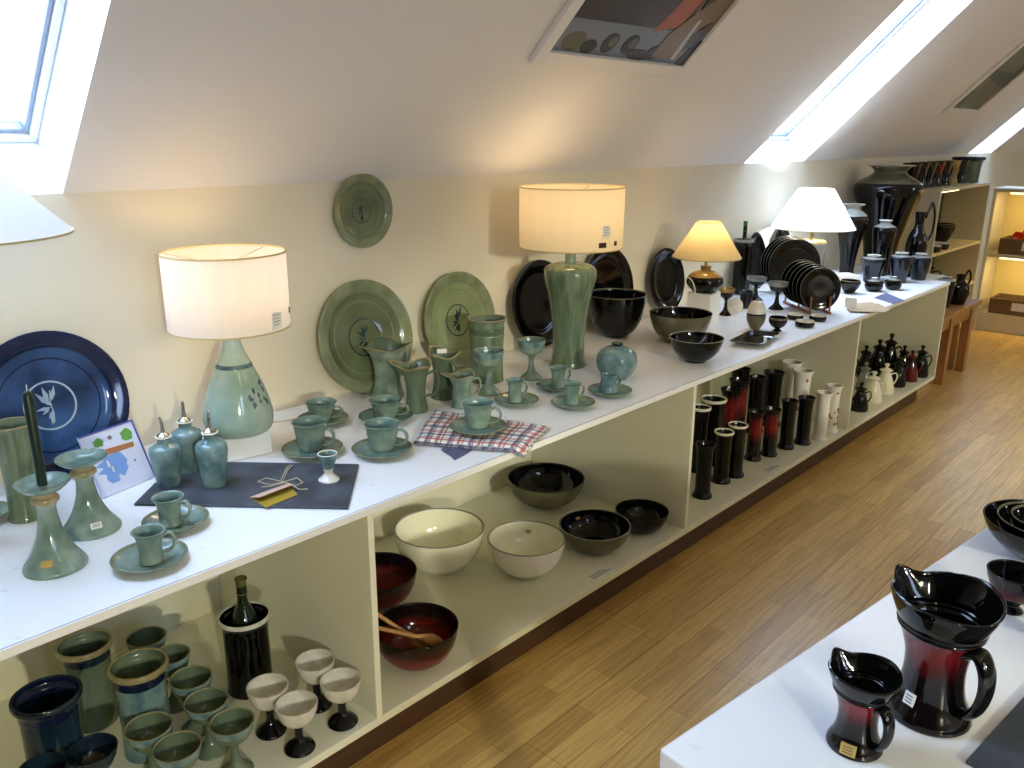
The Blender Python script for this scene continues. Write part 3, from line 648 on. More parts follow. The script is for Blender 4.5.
# tag on shade
Rm=(Rs+Rt)/2
def shade_tag(lamp,ang_,z,w_,h_,Rm,name='price_tag',mats=('paper','ink'),lines=4,off=.0015):
    a=RR(ang_); n=Vector((math.cos(a),math.sin(a),0)); x=Vector((-math.sin(a),math.cos(a),0))
    Mx=Matrix(((x.x,0,n.x,n.x*(Rm+off)),(x.y,0,n.y,n.y*(Rm+off)),(0,1,0,z),(0,0,0,1)))
    b=MB(); b.box(-w_/2,-h_/2,-.0004,w_/2,h_/2,.0006,0,Mx)
    for i in range(lines): 
        y=h_/2-(i+.8)*h_/(lines+1); b.box(-w_*.36,y-.0006,.0006,w_*(.36-.12*(i%2)),y+.0006,.0009,1,Mx)
    b.build(name,list(mats),lamp)
shade_tag(l1,-72,zs0+.03,.036,.042,Rm); shade_tag(l1,-44,zs0+.042,.012,.016,Rm,'dark_clip',('silver','silver'),0)
cable([(0,.02,.012),(.08,.09,.02),(.16,.11,-.045),(.28,.12,-bh+.004)],'',.003,parent=l1)
tag(l1,'table lamp with white cylinder shade and bottle-shaped pale green base on a white block','lamp')
# lamp 2: tall green vase base with cream drum shade
p=onz(568,365,ZT); l2=empty('table_lamp',(p.x,p.y,ZT+.0005)); H=topz(p.x,p.y,263)-ZT; R=26.5*pj(p.x,p.y,ZT+H*.88)[2]/F0
b=MB(); b.lathe([(0,0,0)]+[(a*R,z*H,k) for a,z,k in spl([(.68,0,0),(.7,.015,0),(.66,.05,0),(.62,.15,0),(.62,.3,0),(.7,.5,0),(.85,.7,0),(.97,.83,0),(1,.9,0),(.92,.96,0),(.6,.995,0),(.3,1,0)],4)]+[(0,H,0)],48); b.build('lamp_base','celv',l2)
b=MB(); zs0=topz(p.x,p.y,246.5)-ZT; b.lathe([(0,H-.002,0),(.018,H-.002,0),(.02,H+.02,0),(.017,zs0+.015,0),(0,zs0+.015,0)],20); b.tube([(0,0,zs0),(0,0,zs0+.05)],.008); b.build('lamp_socket','cel',l2)
zs1=topz(p.x,p.y,187)-ZT; Ra=51.5*pj(p.x,p.y,ZT+zs0)[2]/F0; Rb=53*pj(p.x,p.y,ZT+zs1)[2]/F0
sh=shade_mesh(Ra,Rb,zs1-zs0,'shadeb',l2); sh.location=(0,0,zs0); bulb(l2,zs0+.08,'bulbw',2.0,WARM)
shade_tag(l2,-101,zs0+.07,.034,.042,(Ra+Rb)/2-.002); shade_tag(l2,-106,zs0+.024,.032,.018,Ra,'brown_clip',('pbrown','pbrown'),0); shade_tag(l2,-86,zs0+.026,.016,.016,Ra,'brown_clip',('pbrown','pbrown'),0)
cable([(0,.05,.006),(-.06,.15,.004),(-.13,.2,.004),(-.2,.17,.004),(-.26,.2,.004),(-.4,.22,.004)],'',.003,parent=l2)
tag(l2,'tall table lamp with cream drum shade and streaked green vase base','lamp')
# lamp 3: small, on a cube
p=onz(702,324,ZT); bh=topz(p.x,p.y,292)-ZT; w_=33*pj(p.x,p.y,ZT)[2]/F0/1.35
b=MB(); b.box(-w_/2,-w_/2,0,w_/2,w_/2,bh); o=b.build('plinth_block','white',None,.002); o.location=(p.x,p.y,ZT+.0005); o.rotation_euler=(0,0,RR(6)); tag(o,'white cube under the small black and gold lamp','block')
LZ=ZT+bh+.001; dp=pj(p.x,p.y,LZ)[2]; l3=empty('table_lamp',(p.x,p.y,LZ)); R=18*dp/F0; H=topz(p.x,p.y,266)-LZ
b=MB(); b.lathe([(0,0,0)]+[(a*R,z*H,k) for a,z,k in spl([(.6,0,0),(.62,.02,0),(.94,.25,0),(1,.42,0),(.9,.62,1),(.6,.78,1),(.3,.84,1),(.28,.95,1),(.34,1,1)],4)]+[(0,H,1)],32); b.build('lamp_base',['black','ochre'],l3)
zs0=topz(p.x,p.y,257)-LZ; zs1=topz(p.x,p.y,222)-LZ; Ra=34*pj(p.x,p.y,LZ+zs0)[2]/F0; Rb=12*pj(p.x,p.y,LZ+zs1)[2]/F0
b=MB(); b.tube([(0,0,H-.002),(0,0,zs0+.03)],.008); b.build('lamp_socket','brass',l3)
sh=shade_mesh(Ra,Rb,zs1-zs0,'shadey',l3,pleat=.006); sh.location=(0,0,zs0); bulb(l3,zs0+.035,'bulbw',.9,WARM,.02,.03)
cable([(-.03,.03,.012),(-.07,.06,.03),(-.1,.03,.075),(-.12,-.02,.03),(-.14,-.04,-bh+.02)],'',.0028,parent=l3)
tag(l3,'small table lamp with conical cream shade and squat black and gold base','lamp')
# lamp 4: bright white shade
p=onz(806.5,286.8,ZT); l4=empty('table_lamp',(p.x,p.y,ZT+.0005)); H=topz(p.x,p.y,239)-ZT; R=15.5*pj(p.x,p.y,ZT+H)[2]/F0
b=MB(); b.lathe([(0,0,0)]+[(a*R,z*H,k) for a,z,k in spl([(.95,0,0),(1,.02,0),(.97,.12,0),(.9,.5,0),(.98,.8,0),(1,.92,1),(.8,.99,1),(.3,1,1)],4)]+[(0,H,1)],32); b.build('lamp_base',['greyg','ochre'],l4)
zs0=topz(p.x,p.y,228)-ZT; zs1=topz(p.x,p.y,189)-ZT; Ra=40.5*pj(p.x,p.y,ZT+zs0)[2]/F0; Rb=17*pj(p.x,p.y,ZT+zs1)[2]/F0
b=MB(); b.tube([(0,0,H-.002),(0,0,zs0+.05)],.01); b.build('lamp_socket','brass',l4)
sh=shade_mesh(Ra,Rb,zs1-zs0,'shadec',l4,pleat=.006); sh.location=(0,0,zs0); bulb(l4,zs0+.04,'bulbc',16,(.86,.93,1),.02,.04)
tag(l4,'lamp with very bright white conical shade among black pots','lamp')
# lamp 5: shade cut by the left border
c=ony(-76,236,.47); l5=empty('table_lamp',(c.x,c.y,ZT+.0005)); zs0=c.z-ZT; R=134*pj(*c)[2]/F0; H=zs0-.03
b=MB(); b.lathe([(0,0,0)]+[(a*.032,z*H,k) for a,z,k in spl([(.6,0,0),(.65,.03,0),(.9,.2,0),(1,.4,0),(.8,.65,0),(.4,.85,0),(.3,1,0)],4)]+[(0,H,0)],32); b.build('lamp_base','celb',l5)
b=MB(); b.tube([(0,0,H-.002),(0,0,zs0+.07)],.008); b.build('lamp_socket','brass',l5)
sh=shade_mesh(R,R*.42,.15,'shade',l5); sh.location=(0,0,zs0)
tag(l5,'lamp cut by the left border, only the edge of its pale wide shade showing','lamp')
# ---------------------------------------------------------------- green vases, jugs, goblets mid counter
fb=pot('fluted_beaker',[(.8,0,0),(.86,.01,0),(.84,.06,0),(.82,.3,0),(.84,.6,0),(.88,.74,0),(.86,.76,2),(.88,.84,2),(.84,.86,0),(.92,.95,0),(1,.985,3),(1,1,3)],.13,.21,['celv','celd','celd','rim'],.005,.01,mr=3)
put(fb,'large fluted green beaker with tan lip in front of the lighter green platter','beaker',487,380,317.5,40,ZT)
def wavy(H,R,amp=.16):
    def w(p):
        f=max(0,(p.z/H-.72)/.28)**1.5; t=math.atan2(p.y,p.x); k=1+amp*f*math.cos(3*t+.4)
        sp=.35*f*max(0,math.cos(t))**8
        return Vector((p.x*(k+sp),p.y*k,p.z+H*.05*f*math.cos(3*t+.4)+H*.03*f*max(0,math.cos(t))**4))
    return w
def jug(name,outer,W,H,mats,hp=None,hr=.005,amp=.14,t=.004,lab=None,mr=2):
    r=empty(name); b=MB(); b.lathe(vessel(outer,W/2,H,t,.008,1,mr),40,warp=wavy(H,W/2,amp)); b.build('body',mats,r)
    if hp: h=MB(); h.tube([(-x*W/2,0,z*H) for x,z in arc(hp)],hr*1.25,0,10,flat=.6,up=Vector((0,1,0))); h.build('handle',mats[0],r)
    return proto(r,W,H)
JO=[(.6,0,0),(.66,.02,0),(.64,.08,0),(.56,.25,0),(.52,.4,0),(.55,.6,0),(.68,.8,0),(.88,.95,2),(1,1,2)]
JH=[(.6,.78),(1.1,.84),(1.25,.6),(1.0,.38),(.56,.32)]
j=jug('wavy_jug',JO,.14,.2,['cel','celd','rim'],JH)
put(j,'tallest green jug with wide wavy lip before the big green platter','jug',388,396,344,49,ZT,RR(190),'wavy lipped green jugs')
j=jug('wavy_jug',JO,.11,.16,['celd','celd','rim'],JH)
put(j,'green jug with wavy brown lip touching the back edge of the checked cloth','jug',416.5,411,364,37,ZT,RR(140),'wavy lipped green jugs')
j=jug('wavy_jug',[(.8,0,0),(.84,.02,0),(.76,.1,0),(.66,.35,0),(.64,.55,0),(.76,.8,0),(.92,.95,2),(1,1,2)],.1,.15,['celd','celd','rim'],JH)
j3=put(j,'darker green jug between two wavy jugs with a folded white tag on its lip','jug',444,397,353,32,ZT,RR(80),'wavy lipped green jugs')
f=MB(); f.prism([(-.016,0),(.016,0),(.016,.0008),(-.016,.0008)],0,.014); f.prism([(-.016,.001),(.016,.004),(.016,.0048),(-.016,.0018)],.0,.014)
o=f.build('price_ticket','paper'); 
js=j3.scale; o.location=(j3.location.x-.01,j3.location.y-.005,j3.location.z+.15*js.z+.002); o.rotation_euler=(0,0,RR(-40)); tag(o,'small folded white price ticket on the lip of the darker green jug','ticket')
j=jug('wavy_jug',[(.7,0,0),(.76,.02,0),(.7,.1,0),(.62,.35,0),(.6,.6,0),(.72,.85,0),(.9,.96,2),(1,1,2)],.09,.12,['cel','celd','rim'],JH,amp=.1)
put(j,'smallest green jug with a pulled spout right behind the cup on the cloth','jug',462,406,374,31,ZT,RR(150),'wavy lipped green jugs')
GO=[(.74,0,0),(.76,.02,0),(.6,.08,0),(.3,.2,0),(.2,.36,0),(.19,.5,0),(.34,.6,0),(.72,.7,0),(.92,.86,2),(1,.985,2),(1,1,3)]
def goblet(name,mats,W=.1,H=.13,outer=GO,mr=3,seg=32):
    b=MB(); v=vessel(outer,W/2,H,.0035,H*.62,1,mr)
    return proto_(b.lathe(v,seg).build(name,mats),W,H)
def proto_(o,W,H): return proto(o,W,H)
gb=goblet('goblet',['cel','celi','celb','rim'])
put(gb,'green goblet in front of the fluted beaker','goblet',489,393,350,31,ZT,0,'green goblets on the worktop')
put(gb,'green goblet with thin stem standing alone between beaker and tall lamp base','goblet',531,378,339.5,29,ZT,0,'green goblets on the worktop')
b=pot('round_bottle',[(.5,0,0),(.55,.02,0),(.9,.25,0),(1,.5,0),(.9,.72,0),(.6,.86,0),(.28,.9,0),(.24,.93,2),(.3,1,2)],.1,.09,['celb','celd','navyc'],.004,.01,mr=2)
put(b,'squat round green bottle with dark narrow neck, right of the tall lamp base','bottle',616,378,343,41,ZT)
# black serving bowls
BO=[(.36,0,0),(.4,.01,0),(.42,.06,0),(.62,.2,0),(.84,.48,0),(.96,.8,0),(1,.985,2),(1,1,2)]
def bowl(name,mats,W=.3,H=.14,outer=BO,t=.006,mr=2): 
    b=MB(); return proto(b.lathe(vessel(outer,W/2,H,t,.012,1,mr),56).build(name,mats),W,H)
DO_=[(.34,0,0),(.38,.015,0),(.42,.04,0),(.64,.16,0),(.84,.4,0),(.96,.75,0),(1,.985,2),(1,1,2)]
bb=bowl('serving_bowl',['black','black','olive'],outer=DO_)
put(bb,'large black serving bowl with olive lip behind the round green bottle','bowl',615,336,293.5,60,ZT,0,'black bowls on the worktop')
bb=bowl('serving_bowl',['olive','black','olive'],outer=DO_)
put(bb,'olive banded black bowl standing in front of the white cube','bowl',679,341,312.5,62,ZT,0,'black bowls on the worktop')
bb=bowl('serving_bowl',['black','black','greyg'])
put(bb,'smaller black bowl nearest the worktop edge, beside the square tray','bowl',695,361,337,54,ZT,0,'black bowls on the worktop')
# square tray
q=[onz(*p,ZT) for p in ((727,346),(750,334),(781,337),(763,349))]; c=sum(q,Vector())/4
b=MB(); lv=[(.62,0,0),(.72,.004,0),(1,.02,1),(.97,.021,0),(.7,.007,0)]; rg=[]
for s_,z,k in lv:
    r_=[]
    for i in range(4):
        a_,b_=q[i]-c,q[(i+1)%4]-c
        for u in (.08,.92): pt=a_.lerp(b_,u)*s_; r_.append(len(b.v)); b.v.append(Vector((pt.x,pt.y,z)))
    rg.append(r_)
for i in range(len(lv)-1):
    for kx in range(8): jx=(kx+1)%8; b.face((rg[i][kx],rg[i][jx],rg[i+1][jx],rg[i+1][kx]),lv[i][2])
b.face(rg[0][::-1]); b.face(rg[-1])
o=b.build('square_tray',['black','greyg']); o.location=(c.x,c.y,ZT+.0005); tag(o,'small square black tray with raised sides at the worktop edge','tray')
# goblets near lamp 3
gk=goblet('goblet',['black','ochre','ochre','ochre'])
put(gk,'dark goblet with tan bowl just right of the white cube','goblet',725,315,288,16,ZT,0,'dark goblets on the worktop')
gk=goblet('goblet',['black','greyg','greyg','greyg'])
put(gk,'grey and black goblet, rear one of the pair before the plate rack','goblet',755,300,277,20,ZT,0,'dark goblets on the worktop')
put(gk,'grey and black goblet, front one of the pair before the plate rack','goblet',776,309,282,20,ZT,0,'dark goblets on the worktop')
# mug lying with a pale base
mg=handled('mug',[(.8,0,2),(.86,.04,0),(.84,.5,0),(.9,.9,0),(1,1,0)],.08,.09,['black','black','greyg'],[(.82,.8),(1.3,.86),(1.6,.6),(1.4,.3),(.82,.2)],.005)
put(mg,'black mug with looped handle between the dark tan goblet and the goblet pair','mug',745,308,291,14,ZT,RR(-40))
o=MB(); rr=.04; o.lathe([(0,-.005,0),(rr*.9,-.005,0),(rr,-.003,0),(rr,.003,1),(rr*.7,.005,1),(0,.005,1)],28,M=Matrix.Rotation(RR(80),4,'X'))
p=onz(734,314,ZT); x=o.build('coaster',['gob','gob']); x.location=(p.x,p.y,ZT+.0405); x.rotation_euler=(0,0,RR(-60)); tag(x,'round pale coaster standing on edge beside the dark tan goblet','coaster')
# salt pig / egg shaped pot
e=pot('egg_shaped_pot',[(.4,0,0),(.5,.02,0),(.9,.25,0),(1,.42,0),(.98,.5,2),(1,.52,2),(.96,.56,1),(.9,.7,1),(.66,.9,1),(.3,.99,1)],.07,.1,['olive','gob','black'],.004,.01)
put(e,'egg-shaped grey pot with pale domed top behind the square tray','pot',755,329,300,19,ZT)
ft=pot('footed_cup',[(.5,0,0),(.52,.04,0),(.3,.14,0),(.3,.2,0),(.7,.36,0),(.96,.62,0),(1,.84,2),(.94,1,2)],.07,.07,['black','black','olive'],.0035,.018)
put(ft,'small round footed black cup right of the egg-shaped pot','cup',777,331,317,18,ZT)
sd=pot('salt_dish',[(.8,0,0),(.9,.05,0),(1,.4,0),(.96,.9,2),(.94,1,2)],.07,.022,['black','gob','gob'],.004,.012,mr=2)
for px,py,ty,w_,l in ((795,319,314,16,'tiny dark dish with pale top, left of three by the plate rack'),(804.5,326.5,320.5,19,'tiny dark dish with pale top, nearest the worktop edge of three'),(817.5,320.5,315,17,'tiny dark dish with pale top, right of three by the rack foot')):
    put(sd,l,'dish',px,py,ty,w_,ZT,0,'tiny dishes by the plate rack')
# plate rack: small plates stand in a wooden rack, large ones behind
def standplate(px,py,hpx,ydir,label,grp,mats,zoff,tilt=8):
    o=pl('stacked_plate',mats,0,False); c=onz(px,py,ZT); R=hpx/2*pj(c.x,c.y,ZT+.1)[2]/F0
    t=RR(tilt); n=Vector((math.cos(RR(ydir))*math.cos(t),math.sin(RR(ydir))*math.cos(t),math.sin(t))); a=Vector((-math.sin(RR(ydir)),math.cos(RR(ydir)),0)); u_=n.cross(a); k=R/.15
    o.matrix_world=Matrix(((a.x*k,u_.x*k,n.x*k*.55,c.x),(a.y*k,u_.y*k,n.y*k*.55,c.y),(a.z*k,u_.z*k,n.z*k*.55,ZT+zoff+R*math.cos(t)),(0,0,0,1)))
    cleanR(o); tag(o,label,'plate',grp); return o,R
ND=230
f0=onz(817,313,ZT); dv=Vector((math.cos(RR(ND)),math.sin(RR(ND)),0)); sdv=Vector((-dv.y,dv.x,0))
names=['nearest the camera','second from the front','third from the front','fourth from the front','fifth from the front','rearmost']
for i in range(6):
    c=f0-dv*(.042*i); px,py,_=pj(c.x,c.y,ZT)
    standplate(px,py,43,ND,'black side plate standing in the wooden rack, '+names[i],'black side plates in the rack',['blackp','blackp','olive','blackp','blackp'],.014,4)
rk=empty('plate_rack',(f0.x,f0.y,ZT+.0005)); Mr=Matrix(((dv.x,sdv.x,0,0),(dv.y,sdv.y,0,0),(0,0,1,0),(0,0,0,1)))
for sy in (-.05,.05):
    b=MB(); b.box(-.27,sy-.006,.0,.035,sy+.006,.011,0,Mr); b.build('rail','rackw',rk)
    for kx in (.025,-.1,-.255):
        b=MB(); b.tube([(kx,sy,.011),(kx,sy,.085)],.005,0,8,M=Mr); b.build('post','rackw',rk)
tag(rk,'red-brown wooden rack holding black side plates on edge','rack')
g0=onz(791,293,ZT)
for i in range(4):
    c=g0-dv*(.033*i); px,py,_=pj(c.x,c.y,ZT)
    standplate(px,py,54,ND-2,'large black dinner plate standing behind the rack, '+['front one','second one','third one','rearmost of four'][i],'black dinner plates on edge',['blackp','blackp','olive','blackp','blackp'],.002,5)
# wine cooler with bottle, far counter
WO=[(.86,0,0),(.9,.01,0),(.88,.06,0),(.86,.5,0),(.88,.85,0),(1,.95,2),(1,1,2)]
def cooler(mats,W=.13,H=.2,outer=WO,name='wine_cooler'): return pot(name,outer,W,H,mats,.006,.012,mr=2)
wc=cooler(['black','black','greyg'])
q_=put(wc,'black wine cooler with pale lip behind the small yellow lamp','wine cooler',740,293,239,20,ZT,0)
def wine(label,x,y,z,H,R,cap='foil',nm='wine_bottle'):
    r=empty(nm,(x,y,z)); b=MB(); b.lathe([(0,.0,0)]+[(a*R,zz*H,k) for a,zz,k in spl([(.9,0,0),(1,.02,0),(1,.55,0),(.98,.62,0),(.6,.72,0),(.38,.78,0),(.36,.93,0)],4)]+[(R*.36,H*.93,0),(0,H*.93,0)],24); b.build('glass_body','bottle',r)
    b=MB(); b.lathe([(0,H*.932,0),(R*.37,H*.932,0),(R*.38,H*.985,0),(R*.45,H*.987,0),(R*.45,H*.999,0),(0,H,0)],20)
    b.lathe([(R*.4,H*.86,0),(R*.41,H*.865,0),(R*.4,H*.87,0)],20,0); b.build('foil_cap',cap,r); tag(r,label,'bottle'); return r
zt_=topz(q_.location.x,q_.location.y,221)
wine('green bottle standing in the far wine cooler behind the yellow lamp',q_.location.x,q_.location.y,ZT+.014,zt_-ZT-.014,.03,'bottleg')
# far vases
VO=[(.44,0,0),(.48,.01,0),(.46,.08,0),(.56,.3,0),(.84,.6,0),(1,.76,0),(.94,.84,3),(.62,.9,3),(.48,.93,3),(.5,.96,3),(.72,1,2)]
def vase(mats,W=.3,H=.5,nm='shouldered_vase',outer=VO): return pot(nm,outer,W,H,mats,.006,.02,mr=2)
bv=vase(['black','black','gob','olive'])
zp=.70; b=MB(); b.box(5.56,.2,0,6.13,D-.003,zp); tag(b.build('plinth_block','white',None,.003),'low white plinth behind the far counter end, under the giant vase','block')
p_=Vector((5.9,.565)); put_h=topz(p_.x,p_.y,165)-zp-.001; place(bv,'giant black shouldered vase with olive shoulder and pale lip','vase',p_.x,p_.y,zp+.001,65*pj(p_.x,p_.y,zp+put_h)[2]/F0,put_h)
v2=vase(['black','black','rimc','greyg'])
put(v2,'black vase with pale grey shoulder right behind the bright lampshade','vase',846,274,204,30,ZT)
SJ=[(.6,0,0),(.66,.02,0),(.7,.2,0),(.9,.6,0),(1,.8,0),(.9,.88,2),(.5,.93,2),(.42,.96,2),(.56,1,3)]
v3=pot('ginger_jar',SJ,.16,.2,['black','black','greyg','rimc'],.005,.02,mr=3)
put(v3,'black jar with pale grey collar standing before the giant vase','jar',879,275,220,23,ZT)
sj=pot('ginger_jar',SJ,.15,.14,['blackb','black','greyg','rimc'],.005,.02,mr=3)
for px,py,ty,w_,l in ((871,281,255,24,'small blue-black jar with pale shoulder, left of three at the far counter end'),(898,282.5,252.5,22,'small blue-black jar with pale neck, middle of three at the far counter end'),(918,279.5,253.5,21,'small blue-black jar at the far end corner, right of three')):
    put(sj,l,'jar',px,py,ty,w_,ZT,0,'small jars at the far counter end')
# lidded pots
lp=empty('lidded_pot'); b=MB(); b.lathe(vessel([(.6,0,0),(.9,.3,0),(1,.7,0),(.9,1,0)],.04,.05,.004,.01,0,0),28); b.build('body','black',lp)
b=MB(); b.lathe([(0,.05,0),(.04,.05,0),(.045,.052,0),(.03,.062,1),(.014,.068,1),(.01,.072,1),(.014,.08,2),(0,.084,2)],28); b.build('lid',['black','greyg','rimc'],lp)
proto(lp,.09,.084)
put(lp,'little black lidded pot with pale knob, left of two before the small jars','pot',873,291,277,20,ZT,0,'little lidded pots')
put(lp,'little black lidded pot with pale knob, right of two before the small jars','pot',892.5,289.5,276,18,ZT,0,'little lidded pots')
p=onz(843,283,ZT); b=MB(); b.box(-.09,-.06,0,.09,.06,.05); o=b.build('gift_box','paper',None,.003); o.location=(p.x,p.y+.02,ZT+.0005); o.rotation_euler=(0,0,RR(-38)); tag(o,'low white box under the black vase behind the rack','box')
nb=pot('round_bowl',[(.4,0,0),(.45,.03,0),(.8,.4,0),(1,.8,0),(.9,1,2)],.1,.07,['black','black','ochre'],.004,.01,mr=2)
put(nb,'small round brown-black bowl right of the plate rack','bowl',849,293,280,20,ZT)
pf=onz(846,312,ZT); f=MB()
pk=empty('paper_bag',(pf.x,pf.y,ZT+.0005)); 
q=[onz(*a_,ZT)-Vector((pf.x,pf.y,ZT)) for a_ in ((846,305),(872,303),(886,309),(850,311))]; f.prism([(a_.x,a_.y) for a_ in q],0,.006); f.build('kraft_sheet','kraft',pk,.002)
q=[onz(*a_,ZT)-Vector((pf.x,pf.y,ZT)) for a_ in ((846,309),(878,305),(890,311.5),(884,314),(850,313))]; f=MB(); f.prism([(a_.x,a_.y) for a_ in q],.0065,.0095); f.build('folded_flap','kraft',pk,.001)
tag(pk,'flat folded brown paper bag at the worktop edge beyond the rack','bag')
c=onz(846,306,ZT+.012); f=MB(); f.box(-.03,-.0006,0,.03,.0006,.05,0,Matrix.Rotation(-.35,4,'X')); o=f.build('price_card','paper'); o.location=(c.x-.02,c.y-.03,ZT+.011); o.rotation_euler=(.0,.12,RR(-50)); tag(o,'white price card leaning beside the front rack plate','card')
q=[onz(*a_,ZT) for a_ in ((874,298),(886,293),(905,301),(893,304))]; f=MB(); f.prism([(a_.x,a_.y) for a_ in q],ZT+.0004,ZT+.0024); tag(f.build('blue_mat','napkin'),'small dark blue mat lying before the lidded pots','mat')
# black ring-handled ornament pot
tp=handled('ring_handled_jug',[(.6,0,0),(.7,.04,0),(1,.4,0),(.9,.62,0),(.5,.76,0),(.4,.84,0),(.5,1,0)],.24,.3,['black','black','olive'],[(.6,.92),(1.1,1.12),(1.5,.95),(1.45,.7),(.9,.55)],.012)
p_=Vector((5.76,.295)); h_=topz(p_.x,p_.y,212)-zp-.001; place(tp,'black jug with big ring handle standing behind the far small jars','jug',p_.x,p_.y,zp+.001,20*pj(p_.x,p_.y,zp+.2)[2]/F0,h_,RR(-40))
# ---------------------------------------------------------------- bay 1 (left)
CO=[(.8,0,0),(.84,.01,0),(.83,.1,0),(.82,.5,0),(.83,.8,0),(.85,.82,2),(.87,.9,2),(.98,.94,3),(1,.98,3),(.98,1,3)]
jr=pot('kitchen_jar',CO,.15,.2,['celd','celd','navyc','rim'],.008,.012,mr=3)
put(jr,'green jar with navy collar at the back left of the bay','jar',96,719,642.5,53,ZB,0,'green jars in the left bay')
jr=pot('kitchen_jar',CO,.15,.2,['celb','celd','navy','rim'],.008,.012,mr=3)
put(jr,'green jar with tan lip behind the front green goblets','jar',150,748,663,57,ZB,0,'green jars in the left bay')
jr=pot('kitchen_jar',CO,.15,.2,['navyc','navy','navy','navyc'],.008,.012,mr=3)
put(jr,'dark blue jar at the left border of the bay','jar',62,783,694,66,ZB)
gl=goblet('goblet',['navyc','navyc','navyc','navyc'])
put(gl,'very dark goblet right of the dark blue jar','goblet',100,800,749,48,ZB,0,'very dark goblets in the left bay')
put(gl,'very dark goblet cut by the bottom border below the dark blue jar','goblet',52,824,768,46,ZB,0,'very dark goblets in the left bay')
gl=goblet('goblet',['celd','celd','celb','rim'])
for rx,ry,w_,bx,by,l in ((147,636.5,38,153,686,'rearmost green goblet, behind the tan-lipped jar'),(170.7,654,37,177,705,'green goblet second from the back, touching the tan-lipped jar'),
  (191,677,41,197,728,'green goblet third from the back of the right file'),(204,700,43,212,750,'green goblet with its whole foot showing, mid right file'),
  (230,721,44,237,770,'green goblet at the right, nearest the white-bowled goblets'),(148,726,46,156,780,'green goblet cut by the bottom border, left of the front pair'),(175,746,47,184,800,'green goblet cut by the bottom border, front-most of all')):
    put(gl,l,'goblet',bx,by,ry,w_,ZB,0,'green goblets in the left bay')
wc=cooler(['black','black','gob'])
q_=put(wc,'black ribbed wine cooler with cream lip in the left bay','wine cooler',251,686,614,51,ZB)
wine('green wine bottle standing in the left bay wine cooler',q_.location.x,q_.location.y,ZB+.0145,topz(q_.location.x,q_.location.y,578)-ZB-.0145,.036)
gw=goblet('goblet',['black','gob','gob','gob'],outer=[(.72,0,0),(.75,.03,0),(.6,.1,0),(.26,.22,0),(.2,.36,0),(.24,.48,0),(.36,.54,2),(.76,.68,2),(.95,.86,2),(1,.98,3),(1,1,3)])
for rx,ry,w_,bx,by,l in ((310,660,39,318,705,'white-bowled goblet on black stem, rear left of four'),(340,679.5,41,343,722,'white-bowled goblet on black stem, right-hand one next to the divider'),
  (265.5,685.4,41,271.5,731,'white-bowled goblet on black stem, left-hand one next to the wine cooler'),(295,703,42,300,748,'white-bowled goblet on black stem, nearest the camera')):
    put(gw,l,'goblet',bx,by,ry,w_,ZB,0,'white-bowled goblets in the left bay')
# ---------------------------------------------------------------- bay 2: bowls
def sticker(parent,R,H,ang_,zf,rf,mat='gold'):
    a=RR(ang_); n=Vector((-math.cos(a),-math.sin(a),.35)).normalized(); x=Vector((-math.sin(a),math.cos(a),0)); u_=n.cross(x)
    M_=Matrix(((x.x,u_.x,n.x,math.cos(a)*R*rf),(x.y,u_.y,n.y,math.sin(a)*R*rf),(x.z,u_.z,n.z,H*zf),(0,0,0,1)))
    b=MB(); b.box(-.01,-.007,-.001,.01,.007,.001,0,M_); b.box(-.006,-.001,.001,.006,.0005,.0012,1,M_); return b.build('gold_label',[mat,'ink'],parent)
def bowlE(mats,outer=BO,t=.006,st=None):
    W,H=.3,.14; r=empty('mixing_bowl'); b=MB(); b.lathe(vessel(outer,W/2,H,t,.012,1,2),56).build('body',mats,r)
    if st is not None: sticker(r,W/2,H,st,.72,.885)
    return proto(r,W,H)
DO=[(.4,0,0),(.44,.02,0),(.46,.05,0),(.72,.22,0),(.9,.5,0),(.98,.8,0),(1,.985,2),(1,1,2)]
bw_=bowlE(['cream','cream','greyg'],DO); put(bw_,'larger cream bowl, next to the black and red bowls in the second bay','bowl',440,566,527,90,ZB,0,'cream bowls')
bw_=bowlE(['whiteg','cream','greyg'],DO,st=38); put(bw_,'smaller cream bowl with a gold sticker inside, centre of the second bay','bowl',526,571,537.5,78,ZB,0,'cream bowls')
bk=bowlE(['olive','black','black'],DO); put(bk,'largest black bowl with olive outside, under the overhanging checked cloth','bowl',545.5,502,477,77,ZB,0,'black bowls in the second bay')
bk=bowlE(['olive','black','greyg'],DO,st=70); put(bk,'black bowl with grey edge and gold sticker, middle one of the black bowls','bowl',594,547,524,72,ZB,0,'black bowls in the second bay')
bk=bowlE(['black','black','black'],DO); put(bk,'smallest all-black bowl beside the divider of the second bay','bowl',641,529,510,53,ZB,0,'black bowls in the second bay')
rb=bowlE(['redlow','redin','black'],DO); put(rb,'red bowl with black lip half hidden by the left divider, behind the one with servers','bowl',378,603,571,80,ZB,0,'red bowls')
r2=put(rb,'red bowl with black lip holding two wooden servers','bowl',417,660,625,85,ZB,0,'red bowls')
